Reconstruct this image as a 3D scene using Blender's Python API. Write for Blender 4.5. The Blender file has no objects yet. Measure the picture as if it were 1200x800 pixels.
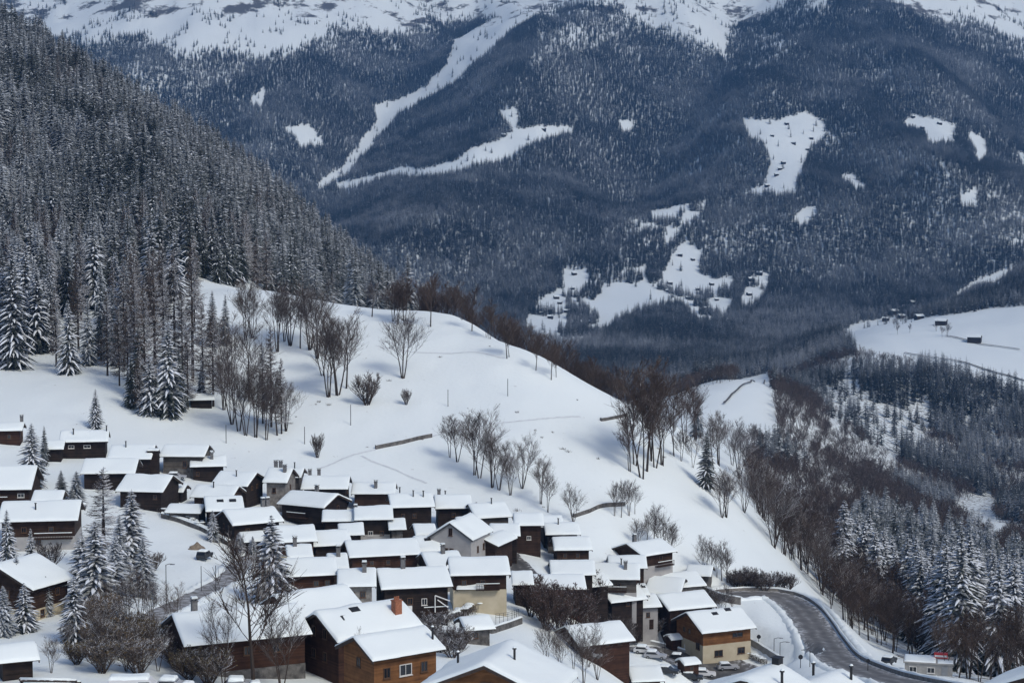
import bpy, math, random
import numpy as np

# ------------------------------------------------------------------ camera, sky, sun, exposure
scene = bpy.context.scene
COL = scene.collection
F, U0, V0, VH = 2000.0, 600.0, 400.0, 270.0
PITCH = math.atan2(V0 - VH, F) * -1.0
CP, SP = math.cos(-PITCH), math.sin(-PITCH)
camd = bpy.data.cameras.new('camera')
camd.sensor_width = 36.0
camd.lens = 36.0 * F / 1200.0
camd.clip_start = 0.5
camd.clip_end = 30000
cam = bpy.data.objects.new('camera', camd)
COL.objects.link(cam)
cam.location = (0, 0, 0)
cam.rotation_euler = (math.pi / 2 + PITCH, 0, 0)
scene.camera = cam

SUN_EL, SUN_AZ = math.radians(45), math.radians(138)      # azimuth from +Y towards +X
world = bpy.data.worlds.new('World')
scene.world = world
world.use_nodes = True
wn = world.node_tree
bg = wn.nodes['Background']
sky = wn.nodes.new('ShaderNodeTexSky')
sky.sky_type = 'NISHITA'
sky.sun_disc = False
sky.sun_elevation = SUN_EL
sky.sun_rotation = SUN_AZ
sky.altitude = 1000
sky.air_density = 0.8
sky.dust_density = 3.2
wn.links.new(sky.outputs[0], bg.inputs[0])
bg.inputs[1].default_value = 0.15
sd = bpy.data.lights.new('sun', 'SUN')
sd.energy = 1.5
sd.angle = math.radians(14.0)
sd.color = (1.0, 0.96, 0.84)
sun = bpy.data.objects.new('sun', sd)
COL.objects.link(sun)
sdir = np.array([math.sin(SUN_AZ) * math.cos(SUN_EL), math.cos(SUN_AZ) * math.cos(SUN_EL), math.sin(SUN_EL)])
from mathutils import Vector, Matrix
sun.rotation_euler = Vector(-sdir).to_track_quat('-Z', 'Y').to_euler()
sun.location = (300, -100, 300)
scene.view_settings.view_transform = 'Standard'
scene.view_settings.look = 'None'
scene.view_settings.gamma = 1.0
scene.view_settings.exposure = 0.12
scene.view_settings.use_curve_mapping = False
scene.cycles.max_bounces = 5
scene.cycles.diffuse_bounces = 2
scene.cycles.volume_bounces = 0
scene.cycles.transparent_max_bounces = 8
scene.cycles.use_denoising = True

rng = random.Random(7)
nrng = np.random.default_rng(11)

# ------------------------------------------------------------------ helpers
def ray(u, v):
    """X/Y and Z/Y of the line of sight through a photo pixel."""
    x = (u - U0) / F
    y = (V0 - v) / F
    w = CP + y * SP
    return x / w, (-SP + y * CP) / w

def proj(X, Y, Z):
    d = Y * CP - Z * SP
    return U0 + F * X / d, V0 - F * (Y * SP + Z * CP) / d

class MB:
    def __init__(s):
        s.v, s.f, s.m = [], [], []
    def quad(s, pts, m=0):
        n = len(s.v)
        s.v += [tuple(p) for p in pts]
        s.f.append(tuple(range(n, n + len(pts))))
        s.m.append(m)
    def box(s, x0, x1, y0, y1, z0, z1, m=0):
        n = len(s.v)
        s.v += [(x0, y0, z0), (x1, y0, z0), (x1, y1, z0), (x0, y1, z0), (x0, y0, z1), (x1, y0, z1), (x1, y1, z1), (x0, y1, z1)]
        for q in ((0, 3, 2, 1), (4, 5, 6, 7), (0, 1, 5, 4), (1, 2, 6, 5), (2, 3, 7, 6), (3, 0, 4, 7)):
            s.f.append(tuple(n + i for i in q))
            s.m.append(m)
    def tube(s, pts, rads, k=3, m=0, cap=False):
        """A tapered tube along a polyline."""
        n0 = len(s.v)
        P = [np.array(p, float) for p in pts]
        for i, p in enumerate(P):
            d = P[min(i + 1, len(P) - 1)] - P[max(i - 1, 0)]
            d /= (np.linalg.norm(d) + 1e-9)
            a = np.cross(d, (0.13, 0.31, 0.94) if abs(d[2]) < 0.8 else (1, 0, 0))
            a /= (np.linalg.norm(a) + 1e-9)
            b = np.cross(d, a)
            for j in range(k):
                t = 2 * math.pi * j / k
                s.v.append(tuple(p + rads[i] * (math.cos(t) * a + math.sin(t) * b)))
        for i in range(len(P) - 1):
            for j in range(k):
                s.f.append((n0 + i * k + j, n0 + i * k + (j + 1) % k, n0 + (i + 1) * k + (j + 1) % k, n0 + (i + 1) * k + j))
                s.m.append(m)
        if cap:
            e = n0 + (len(P) - 1) * k
            s.f.append(tuple(range(e, e + k))); s.m.append(m)
            s.f.append(tuple(range(n0 + k - 1, n0 - 1, -1))); s.m.append(m)
    def prism(s, poly, y0, y1, m=0):
        """An x/z outline extruded along y."""
        n = len(s.v); k = len(poly)
        s.v += [(x, y0, z) for x, z in poly] + [(x, y1, z) for x, z in poly]
        s.f.append(tuple(range(n, n + k))); s.m.append(m)
        s.f.append(tuple(range(n + 2 * k - 1, n + k - 1, -1))); s.m.append(m)
        for i in range(k):
            j = (i + 1) % k
            s.f.append((n + i, n + k + i, n + k + j, n + j)); s.m.append(m)
    def mesh(s, name, mats, smooth=False):
        me = bpy.data.meshes.new(name)
        me.from_pydata(s.v, [], s.f)
        for x in mats if isinstance(mats, (list, tuple)) else [mats]:
            me.materials.append(x)
        if any(s.m):
            me.polygons.foreach_set('material_index', s.m)
        if smooth:
            me.polygons.foreach_set('use_smooth', [True] * len(s.f))
        me.update()
        return me
    def build(s, name, mats, parent=None, smooth=False):
        return link(name, s.mesh(name, mats, smooth), parent)

def link(name, me, parent=None, loc=None):
    o = bpy.data.objects.new(name, me)
    COL.objects.link(o)
    if parent is not None:
        o.parent = parent
    if loc is not None:
        o.location = loc
    return o

def tag(o, label=None, cat=None, group=None, kind=None):
    if label: o['label'] = label
    if cat: o['category'] = cat
    if group: o['group'] = group
    if kind: o['kind'] = kind
    return o

def root(name, loc, rz=0.0, sc=1.0):
    o = link(name, None, None, loc)
    o.rotation_euler = (0, 0, rz)
    o.scale = (sc, sc, sc)
    o.empty_display_size = 0.5
    return o

# value noise
def _hash(ix, iy, seed):
    h = (ix.astype(np.int64) * 374761393 + iy.astype(np.int64) * 668265263 + seed * 1442695041) & 0xFFFFFFFF
    h = ((h ^ (h >> 13)) * 1274126177) & 0xFFFFFFFF
    return ((h ^ (h >> 16)) & 0xFFFF) / 65535.0
def vnoise(x, y, seed=0):
    x = np.asarray(x, float); y = np.asarray(y, float)
    ix, iy = np.floor(x), np.floor(y)
    fx, fy = x - ix, y - iy
    fx = fx * fx * fx * (fx * (fx * 6 - 15) + 10); fy = fy * fy * fy * (fy * (fy * 6 - 15) + 10)
    a, b = _hash(ix, iy, seed), _hash(ix + 1, iy, seed)
    c, d = _hash(ix, iy + 1, seed), _hash(ix + 1, iy + 1, seed)
    return (a + (b - a) * fx) * (1 - fy) + (c + (d - c) * fx) * fy
def fbm(x, y, seed=0, oct=4):
    s, amp, tot = 0, 1.0, 0
    for i in range(oct):
        s = s + amp * (vnoise(x * 2 ** i, y * 2 ** i, seed + i * 17) - 0.5); tot += amp; amp *= 0.5
    return s / tot * 2

def inpoly(u, v, poly):
    u = np.asarray(u, float); v = np.asarray(v, float)
    r = np.zeros(u.shape, bool)
    n = len(poly)
    for i in range(n):
        x1, y1 = poly[i]; x2, y2 = poly[(i + 1) % n]
        if y1 == y2: continue
        c = ((y1 > v) != (y2 > v)) & (u < (x2 - x1) * (v - y1) / (y2 - y1) + x1)
        r ^= c
    return r

# ------------------------------------------------------------------ materials
def mat(name, color, rough=0.8, noise=None, bump=None, metallic=0.0, spec=0.3, rand=0.0):
    """noise = (scale, second colour, contrast); bump = (scale, strength, distance)."""
    m = bpy.data.materials.new(name)
    m.use_nodes = True
    nt = m.node_tree; N, L = nt.nodes, nt.links
    b = N['Principled BSDF']
    b.inputs['Base Color'].default_value = (*color, 1)
    b.inputs['Roughness'].default_value = rough
    b.inputs['Metallic'].default_value = metallic
    b.inputs['Specular IOR Level'].default_value = spec
    geo = N.new('ShaderNodeNewGeometry')
    out = None
    if noise:
        t = N.new('ShaderNodeTexNoise'); t.inputs['Scale'].default_value = noise[0]; t.inputs['Detail'].default_value = 5
        L.new(geo.outputs['Position'], t.inputs['Vector'])
        r = N.new('ShaderNodeValToRGB')
        r.color_ramp.elements[0].position = 0.5 - noise[2]; r.color_ramp.elements[1].position = 0.5 + noise[2]
        r.color_ramp.elements[0].color = (*color, 1); r.color_ramp.elements[1].color = (*noise[1], 1)
        L.new(t.outputs['Fac'], r.inputs['Fac'])
        out = r.outputs['Color']
    if rand:
        oi = N.new('ShaderNodeObjectInfo')
        mr = N.new('ShaderNodeMapRange'); mr.inputs['To Min'].default_value = 1 - rand; mr.inputs['To Max'].default_value = 1 + rand
        L.new(oi.outputs['Random'], mr.inputs['Value'])
        mx = N.new('ShaderNodeMix'); mx.data_type = 'RGBA'; mx.blend_type = 'MULTIPLY'; mx.inputs['Factor'].default_value = 1
        if out: L.new(out, mx.inputs['A'])
        else: mx.inputs['A'].default_value = (*color, 1)
        L.new(mr.outputs['Result'], mx.inputs['B'])
        out = mx.outputs['Result']
    if out: L.new(out, b.inputs['Base Color'])
    if bump:
        t = N.new('ShaderNodeTexNoise'); t.inputs['Scale'].default_value = bump[0]; t.inputs['Detail'].default_value = 4
        L.new(geo.outputs['Position'], t.inputs['Vector'])
        bp = N.new('ShaderNodeBump'); bp.inputs['Strength'].default_value = bump[1]; bp.inputs['Distance'].default_value = bump[2]
        L.new(t.outputs['Fac'], bp.inputs['Height']); L.new(bp.outputs['Normal'], b.inputs['Normal'])
    return m

def wood(name, c1, c2, plank=0.18, axis='z'):
    """Weathered boards: colour changes from board to board, grooves between them."""
    m = bpy.data.materials.new(name); m.use_nodes = True
    nt = m.node_tree; N, L = nt.nodes, nt.links
    b = N['Principled BSDF']; b.inputs['Roughness'].default_value = 0.85; b.inputs['Specular IOR Level'].default_value = 0.2
    tc = N.new('ShaderNodeTexCoord')
    sep = N.new('ShaderNodeSeparateXYZ'); L.new(tc.outputs['Object'], sep.inputs[0])
    div = N.new('ShaderNodeMath'); div.operation = 'DIVIDE'; div.inputs[1].default_value = plank
    L.new(sep.outputs['Z'], div.inputs[0])
    fl = N.new('ShaderNodeMath'); fl.operation = 'FLOOR'; L.new(div.outputs[0], fl.inputs[0])
    wn_ = N.new('ShaderNodeTexWhiteNoise'); wn_.noise_dimensions = '1D'; L.new(fl.outputs[0], wn_.inputs['W'])
    t = N.new('ShaderNodeTexNoise'); t.inputs['Scale'].default_value = 0.9; t.inputs['Detail'].default_value = 6
    L.new(tc.outputs['Object'], t.inputs['Vector'])
    ad = N.new('ShaderNodeMath'); ad.operation = 'MULTIPLY_ADD'; ad.inputs[1].default_value = 0.35; L.new(wn_.outputs['Value'], ad.inputs[0]); L.new(t.outputs['Fac'], ad.inputs[2])
    r = N.new('ShaderNodeValToRGB'); r.color_ramp.elements[0].position = 0.4; r.color_ramp.elements[1].position = 0.95
    r.color_ramp.elements[0].color = (*c1, 1); r.color_ramp.elements[1].color = (*c2, 1)
    L.new(ad.outputs[0], r.inputs['Fac']); L.new(r.outputs['Color'], b.inputs['Base Color'])
    fr = N.new('ShaderNodeMath'); fr.operation = 'FRACT'; L.new(div.outputs[0], fr.inputs[0])
    gt = N.new('ShaderNodeMath'); gt.operation = 'GREATER_THAN'; gt.inputs[1].default_value = 0.12; L.new(fr.outputs[0], gt.inputs[0])
    bp = N.new('ShaderNodeBump'); bp.inputs['Strength'].default_value = 0.6; bp.inputs['Distance'].default_value = 0.03
    L.new(gt.outputs[0], bp.inputs['Height']); L.new(bp.outputs['Normal'], b.inputs['Normal'])
    return m

def snowy(name, dark, dark2, lo, hi, scale=1.5, snow=(0.80, 0.83, 0.87), rand=0.25, nz=1.0, patch=0.0):
    """Bark or needles carrying snow on the faces that look up."""
    m = bpy.data.materials.new(name); m.use_nodes = True
    nt = m.node_tree; N, L = nt.nodes, nt.links
    b = N['Principled BSDF']; b.inputs['Roughness'].default_value = 0.8; b.inputs['Specular IOR Level'].default_value = 0.15
    geo = N.new('ShaderNodeNewGeometry')
    sep = N.new('ShaderNodeSeparateXYZ'); L.new(geo.outputs['True Normal'], sep.inputs[0])
    t = N.new('ShaderNodeTexNoise'); t.inputs['Scale'].default_value = scale; t.inputs['Detail'].default_value = 3
    L.new(geo.outputs['Position'], t.inputs['Vector'])
    ad = N.new('ShaderNodeMath'); ad.operation = 'MULTIPLY_ADD'; ad.inputs[1].default_value = nz
    L.new(sep.outputs['Z'], ad.inputs[0]); L.new(t.outputs['Fac'], ad.inputs[2])
    if patch:
        tp2 = N.new('ShaderNodeTexNoise'); tp2.inputs['Scale'].default_value = patch; tp2.inputs['Detail'].default_value = 4
        L.new(geo.outputs['Position'], tp2.inputs['Vector'])
        ap2 = N.new('ShaderNodeMath'); ap2.operation = 'MULTIPLY_ADD'; ap2.inputs[1].default_value = 1.6
        L.new(tp2.outputs['Fac'], ap2.inputs[0]); L.new(ad.outputs[0], ap2.inputs[2]); ad = ap2
        lo, hi = lo + .8, hi + .8
    mr = N.new('ShaderNodeMapRange'); mr.inputs['From Min'].default_value = lo; mr.inputs['From Max'].default_value = hi
    L.new(ad.outputs[0], mr.inputs['Value'])
    oi = N.new('ShaderNodeObjectInfo')
    m1 = N.new('ShaderNodeMix'); m1.data_type = 'RGBA'; m1.inputs['A'].default_value = (*dark, 1); m1.inputs['B'].default_value = (*dark2, 1)
    L.new(oi.outputs['Random'], m1.inputs['Factor'])
    m2 = N.new('ShaderNodeMix'); m2.data_type = 'RGBA'; m2.inputs['B'].default_value = (*snow, 1)
    L.new(m1.outputs['Result'], m2.inputs['A']); L.new(mr.outputs['Result'], m2.inputs['Factor'])
    L.new(m2.outputs['Result'], b.inputs['Base Color'])
    return m

SNOW = (0.80, 0.85, 0.84)
M = {}
M['snow'] = mat('snow', SNOW, 0.55, bump=(2.2, 0.25, 0.12), spec=0.25)
M['roof_snow'] = mat('roof_snow', SNOW, 0.55, bump=(1.6, 0.3, 0.1), spec=0.25)
M['tree_snow'] = mat('tree_snow', (0.74, 0.78, 0.84), 0.6, spec=0.2)
M['wood_dark'] = wood('wood_dark', (0.010, 0.007, 0.006), (0.034, 0.023, 0.018))
M['wood_brown'] = wood('wood_brown', (0.018, 0.010, 0.007), (0.052, 0.029, 0.019))
M['wood_red'] = wood('wood_red', (0.024, 0.011, 0.007), (0.066, 0.031, 0.019))
M['wood_honey'] = wood('wood_honey', (0.11, 0.05, 0.02), (0.23, 0.105, 0.042))
M['wood_grey'] = wood('wood_grey', (0.06, 0.052, 0.045), (0.13, 0.115, 0.1))
M['stone'] = mat('stone', (0.13, 0.12, 0.11), 0.9, (1.4, (0.28, 0.26, 0.235), 0.2), (3.0, 0.8, 0.15))
M['stone_dark'] = mat('stone_dark', (0.05, 0.047, 0.045), 0.9, (1.2, (0.17, 0.16, 0.15), 0.2), (3.0, 0.8, 0.15))
M['plaster_grey'] = mat('plaster_grey', (0.30, 0.29, 0.285), 0.9, (0.8, (0.40, 0.385, 0.37), 0.25), (6, 0.2, 0.03))
M['plaster_cream'] = mat('plaster_cream', (0.42, 0.36, 0.25), 0.9, (0.7, (0.52, 0.46, 0.34), 0.25), (6, 0.2, 0.03))
M['plaster_white'] = mat('plaster_white', (0.6, 0.6, 0.58), 0.9, (0.7, (0.7, 0.7, 0.68), 0.25), (6, 0.2, 0.03))
M['roof_edge'] = mat('roof_edge', (0.035, 0.026, 0.021), 0.8, (3, (0.07, 0.05, 0.04), 0.2))
M['slate'] = mat('slate', (0.05, 0.052, 0.056), 0.7, (4, (0.10, 0.10, 0.105), 0.2))
M['glass'] = mat('glass', (0.012, 0.014, 0.018), 0.08, spec=0.6)
M['frame_white'] = mat('frame_white', (0.62, 0.61, 0.58), 0.6)
M['frame_brown'] = mat('frame_brown', (0.10, 0.055, 0.03), 0.7)
M['brick'] = mat('brick', (0.24, 0.085, 0.045), 0.9, (6, (0.36, 0.15, 0.085), 0.15), (9, 0.6, 0.05))
M['chimney_grey'] = mat('chimney_grey', (0.10, 0.10, 0.105), 0.9, (3, (0.19, 0.185, 0.18), 0.2))
M['metal_dark'] = mat('metal_dark', (0.03, 0.03, 0.032), 0.5, metallic=0.3)
M['metal_grey'] = mat('metal_grey', (0.28, 0.29, 0.30), 0.45, metallic=0.6)
M['concrete'] = mat('concrete', (0.24, 0.235, 0.225), 0.9, (1.1, (0.34, 0.33, 0.31), 0.2), (5, 0.4, 0.04))
M['rubber'] = mat('rubber', (0.012, 0.012, 0.012), 0.85)
M['earth'] = mat('earth', (0.16, 0.125, 0.09), 0.95, (1.5, (0.27, 0.22, 0.17), 0.2), (2.0, 0.9, 0.3))
M['red_sign'] = mat('red_sign', (0.45, 0.03, 0.03), 0.5)
M['paint_white'] = mat('paint_white', (0.7, 0.7, 0.68), 0.6)
M['green_van'] = mat('green_van', (0.02, 0.16, 0.09), 0.35)
M['needles'] = snowy('needles', (0.014, 0.019, 0.017), (0.030, 0.036, 0.029), 1.25, 1.75, 1.2)
M['needles_frost'] = snowy('needles_frost', (0.020, 0.028, 0.024), (0.046, 0.052, 0.044), 1.05, 1.95, 0.7, snow=(0.6, 0.64, 0.69), patch=.022)
M['needles_far'] = snowy('needles_far', (0.013, 0.018, 0.018), (0.028, 0.032, 0.030), 1.2, 2.2, 0.05, snow=(0.6, 0.64, 0.69), patch=.006)
M['bark'] = snowy('bark', (0.035, 0.026, 0.021), (0.062, 0.048, 0.040), 1.1, 1.4, 2.0)
M['twig'] = snowy('twig', (0.055, 0.041, 0.034), (0.10, 0.078, 0.066), 0.95, 1.4, 1.0, snow=(0.7, 0.73, 0.77))
M['twig_brown'] = snowy('twig_brown', (0.045, 0.030, 0.023), (0.085, 0.060, 0.048), 1.1, 1.6, 1.0, snow=(0.5, 0.5, 0.5))
M['larch_twig'] = snowy('larch_twig', (0.052, 0.040, 0.033), (0.088, 0.068, 0.056), .95, 1.45, 1.1, snow=(0.68, 0.7, 0.74))
M['olive_leaf'] = snowy('olive_leaf', (0.12, 0.095, 0.04), (0.15, 0.105, 0.055), 1.3, 1.8, 1.5)
M['red_leaf'] = snowy('red_leaf', (0.085, 0.05, 0.042), (0.11, 0.062, 0.05), 1.3, 1.7, 1.5)

# ------------------------------------------------------------------ terrain: height profiles (distance, photo row) for each column
FAR = [(2800, 340), (3200, 258), (3600, 188), (4000, 122), (4500, 50), (5000, -5), (5600, -50), (6500, -110), (7600, -150), (9000, -160)]
FRONT = [(6, 1150), (12, 1050), (30, 955), (60, 950), (100, 915)]
PROF = {
 -300: [(140,880),(172,826),(230,725),(290,660),(330,590),(370,500),(420,430),(500,340),(620,240),(800,110),(1000,-10),(1150,-40),(1350,0),(1800,200),(2300,330)],
 0:    [(140,880),(172,826),(230,725),(290,660),(335,590),(380,522),(415,478),(450,445),(520,400),(620,335),(800,195),(1000,75),(1120,42),(1300,70),(1700,200),(2200,330)],
 100:  [(140,880),(172,826),(230,722),(290,662),(335,592),(380,526),(420,478),(470,432),(530,395),(650,310),(850,180),(1030,108),(1120,104),(1300,140),(1700,250),(2200,340)],
 200:  [(140,880),(172,832),(230,732),(290,672),(335,604),(380,545),(420,492),(470,430),(520,370),(590,318),(700,262),(900,188),(1050,165),(1120,166),(1300,205),(1700,300),(2200,360)],
 300:  [(140,885),(175,840),(230,742),(290,682),(335,622),(380,560),(420,500),(470,430),(515,370),(548,339),(590,345),(700,322),(850,265),(1010,232),(1090,232),(1300,290),(1700,360),(2200,380)],
 400:  [(140,885),(175,840),(230,755),(290,690),(335,640),(380,575),(420,505),(470,432),(515,375),(540,358),(590,376),(720,385),(900,338),(1040,313),(1110,315),(1300,360),(1700,400),(2200,395)],
 480:  [(140,892),(180,850),(240,760),(295,698),(335,645),(380,580),(420,508),(470,436),(510,378),(530,361),(570,385),(700,425),(900,405),(1060,378),(1150,382),(1400,420),(1800,430),(2200,405)],
 530:  [(140,892),(180,855),(240,770),(295,702),(335,650),(380,585),(420,510),(470,436),(505,382),(525,364),(560,390),(700,450),(900,460),(1150,450),(1500,455),(1900,440),(2300,400)],
 600:  [(140,892),(180,862),(240,785),(295,708),(335,655),(375,595),(420,512),(460,448),(495,402),(520,415),(600,460),(800,505),(1100,500),(1500,475),(1900,440),(2300,400)],
 700:  [(140,900),(180,880),(240,830),(290,760),(325,700),(350,660),(380,600),(420,530),(455,482),(482,457),(515,470),(620,520),(850,545),(1200,515),(1600,485),(1950,445),(2300,402)],
 800:  [(140,915),(180,895),(240,870),(300,830),(330,785),(350,725),(368,685),(390,625),(425,560),(465,515),(500,500),(560,520),(700,540),(850,520),(1000,485),(1150,459),(1250,458),(1500,468),(1900,445),(2300,405)],
 860:  [(140,915),(180,895),(240,870),(300,825),(332,780),(350,725),(366,694),(390,640),(420,600),(455,572),(500,565),(580,575),(700,570),(850,540),(1000,498),(1150,452),(1230,440),(1400,458),(1800,448),(2300,405)],
 920:  [(140,915),(180,885),(240,850),(290,805),(330,750),(348,716),(362,700),(395,676),(430,655),(480,640),(560,632),(700,605),(850,565),(1000,515),(1150,468),(1300,455),(1600,455),(2000,425),(2400,395)],
 1000: [(140,915),(180,885),(230,845),(280,800),(305,768),(330,752),(370,742),(430,725),(510,695),(620,655),(750,622),(950,580),(1200,535),(1400,500),(1600,450),(1750,415),(1900,395),(2100,388),(2400,388)],
 1100: [(140,915),(180,885),(230,838),(262,806),(290,790),(320,786),(400,768),(500,735),(620,690),(800,645),(1000,612),(1150,598),(1350,550),(1500,500),(1620,445),(1800,405),(2000,376),(2150,368),(2400,368)],
 1200: [(140,915),(180,885),(220,842),(252,818),(290,806),(400,785),(500,752),(650,700),(850,652),(1050,618),(1200,602),(1350,570),(1500,515),(1620,458),(1800,405),(2000,368),(2150,345),(2400,318),(2600,310)],
 1500: [(140,890),(180,870),(220,850),(260,835),(300,825),(400,800),(500,770),(650,715),(850,660),(1050,610),(1250,570),(1450,500),(1650,410),(1900,330),(2200,270),(2500,240)],
}
def pchip(x, y, q):
    x = np.asarray(x, float); y = np.asarray(y, float)
    h = np.diff(x); d = np.diff(y) / h
    m = np.zeros(len(x))
    for i in range(1, len(x) - 1):
        if d[i - 1] * d[i] > 0:
            w1, w2 = 2 * h[i] + h[i - 1], h[i] + 2 * h[i - 1]
            m[i] = (w1 + w2) / (w1 / d[i - 1] + w2 / d[i])
    m[0], m[-1] = d[0], d[-1]
    i = np.clip(np.searchsorted(x, q) - 1, 0, len(x) - 2)
    t = (q - x[i]) / h[i]
    t = np.clip(t, -0.5, 1.5)
    return ((2*t**3 - 3*t**2 + 1) * y[i] + (t**3 - 2*t**2 + t) * h[i] * m[i] + (-2*t**3 + 3*t**2) * y[i+1] + (t**3 - t**2) * h[i] * m[i+1])

YS = np.concatenate([np.geomspace(4, 100, 22)[:-1], np.linspace(100, 640, 216)[:-1], np.geomspace(640, 9000, 190)])
LY = np.log(YS)
AS = np.linspace(-0.62, 0.62, 420)
cols = sorted(PROF)
tab = np.zeros((len(cols), len(YS)))
for ci, c in enumerate(cols):
    p = FRONT + PROF[c] + FAR
    tab[ci] = pchip([math.log(a) for a, b in p], [b for a, b in p], LY)
ac = np.array([(c - U0) / F for c in cols])
VT = np.zeros((len(AS), len(YS)))
Aq = np.clip(AS, ac[0], ac[-1])
for j in range(len(YS)):
    VT[:, j] = pchip(ac, tab[:, j], Aq)
def blur(a, n, ax):
    k = np.ones(2 * n + 1) / (2 * n + 1)
    p = np.pad(a, [(n, n) if i == ax else (0, 0) for i in range(2)], mode='edge')
    return np.apply_along_axis(lambda r: np.convolve(r, k, 'valid'), ax, p)
VT = blur(blur(VT, 5, 0), 2, 1)
VT = blur(VT, 5, 0)
TT = np.vectorize(lambda v: ray(600, v)[1])(VT)
GX = AS[:, None] * YS[None, :]
GY = np.repeat(YS[None, :], len(AS), 0)
GZ = TT * GY
# relief
far = np.clip((GY - 2300) / 1200, 0, 1)
mid = np.clip((GY - 560) / 200, 0, 1) * np.clip((2600 - GY) / 600, 0, 1)
near = np.clip((GY - 100) / 60, 0, 1) * np.clip((640 - GY) / 100, 0, 1)
def ridge_noise(x, y, s):
    n = fbm(x, y, s, 5)
    return (1 - np.abs(n) * 2.0)
GZ += far * (55 * fbm(GX / 900 + 3, GY / 1300, 5, 3) + 45 * (ridge_noise(GX / 520 + GY / 3000, GY / 2600, 9) - 0.6) + 14 * fbm(GX / 130, GY / 180, 21, 4))
top = np.clip((GY - 4300) / 900, 0, 1)
GZ += top * (62 * fbm(GX / 260, GY / 420, 33, 5) + 26 * (ridge_noise(GX / 210 + GY / 900, GY / 900, 37) - .6))
GZ += mid * (5 * fbm(GX / 90, GY / 110, 41, 4))
GZ += near * (0.9 * fbm(GX / 34 + 9, GY / 40, 51, 3) + 0.22 * fbm(GX / 6, GY / 9, 61, 2))

# spurs and gullies of the far mountain: (column, distance) lines, height, half-width in metres
SPURS = [([(705,5300),(690,4700),(610,4000),(520,3300),(470,2900)], 75, 170), ([(705,5300),(790,4700),(850,4300),(900,3700),(930,3200)], 55, 150),
         ([(1010,5200),(1040,4600),(1090,3900),(1120,3300)], 80, 190), ([(1010,5200),(950,4600),(890,4000),(800,3300)], 45, 140),
         ([(860,5000),(850,4500),(800,4000),(740,3500)], -60, 150), ([(540,5200),(470,4500),(400,3800),(370,3300)], -70, 150),
         ([(330,5600),(260,4800),(200,4200)], 70, 220), ([(1180,5000),(1200,4300),(1210,3600)], -60, 170)]
for line, amp, wid in SPURS:
    L_ = [np.array([(u_ - U0) / F * y_, y_]) for u_, y_ in line]
    dist = np.full(GX.shape, 1e9)
    for p_, q_ in zip(L_[:-1], L_[1:]):
        d_ = q_ - p_; t_ = np.clip(((GX - p_[0]) * d_[0] + (GY - p_[1]) * d_[1]) / (d_ @ d_), 0, 1)
        dist = np.minimum(dist, np.hypot(GX - p_[0] - t_ * d_[0], GY - p_[1] - t_ * d_[1]))
    GZ += amp * np.exp(-np.abs(dist / wid) ** 1.5)

# ---- level strips under the roads
ROADS = {}
def terr(X, Y):
    X = np.asarray(X, float); Y = np.asarray(Y, float)
    a = np.clip((X / Y - AS[0]) / (AS[1] - AS[0]), 0, len(AS) - 1.001)
    ia = a.astype(int); fa = a - ia
    j = np.clip(np.searchsorted(YS, Y) - 1, 0, len(YS) - 2)
    fj = np.clip((Y - YS[j]) / (YS[j + 1] - YS[j]), 0, 1)
    return (GZ[ia, j] * (1 - fa) + GZ[ia + 1, j] * fa) * (1 - fj) + (GZ[ia, j + 1] * (1 - fa) + GZ[ia + 1, j + 1] * fa) * fj
YM = np.concatenate([np.arange(110, 700, 0.7), np.geomspace(700, 8800, 900)])
def hit(u, v, ymin=110.0, ymax=8800.0):
    a, t = ray(u, v)
    ys = YM[(YM >= ymin) & (YM <= ymax)]
    d = ys * t - terr(a * ys, ys)
    k = np.nonzero(d <= 0)[0]
    i = k[0] if len(k) else int(np.argmin(d))
    y = ys[i]
    if i > 0 and d[i] <= 0 < d[i - 1]:
        y = ys[i - 1] + (ys[i] - ys[i - 1]) * d[i - 1] / (d[i - 1] - d[i])
    return np.array([a * y, y, float(terr(a * y, y))])

def path_points(px, step=2.0):
    """Photo-pixel way-points -> a smooth line of ground points every `step` metres."""
    P = [hit(u, v)[:2] for u, v in px]
    P = [2 * P[0] - P[1]] + P + [2 * P[-1] - P[-2]]
    out = []
    for i in range(1, len(P) - 2):
        n = max(2, int(np.linalg.norm(P[i + 1] - P[i]) / step))
        for k in range(n):
            t = k / n
            out.append(0.5 * (2 * P[i] + (P[i + 1] - P[i - 1]) * t + (2 * P[i - 1] - 5 * P[i] + 4 * P[i + 1] - P[i + 2]) * t * t + (3 * P[i] - P[i - 1] - 3 * P[i + 1] + P[i + 2]) * t ** 3))
    out.append(P[-2])
    return np.array(out)
def level(pts, half, soft):
    """Flatten the ground across a road line."""
    z = terr(pts[:, 0], pts[:, 1])
    k = np.ones(9) / 9
    z = np.convolve(np.pad(z, 4, mode='edge'), k, 'valid')
    box = (GX > pts[:, 0].min() - 25) & (GX < pts[:, 0].max() + 25) & (GY > pts[:, 1].min() - 25) & (GY < pts[:, 1].max() + 25)
    idx = np.argwhere(box)
    gx, gy = GX[box], GY[box]
    D = np.hypot(gx[:, None] - pts[None, :, 0], gy[:, None] - pts[None, :, 1])
    w = 1 / (D + 0.3) ** 4
    zz = (w * z[None, :]).sum(1) / w.sum(1)
    dm = D.min(1)
    f = np.clip(1 - (dm - half) / soft, 0, 1); f = f * f * (3 - 2 * f)
    GZ[box] = GZ[box] * (1 - f) + zz * f
    return z
ROAD_PX = [(822,706),(845,699),(867,696),(894,695),(917,700),(937,714),(951,731),(964,752),(981,772),(1013,788),(1054,799),(1110,812),(1180,832)]
road_pts = path_points(ROAD_PX)
level(road_pts, 5.5, 7)
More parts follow.
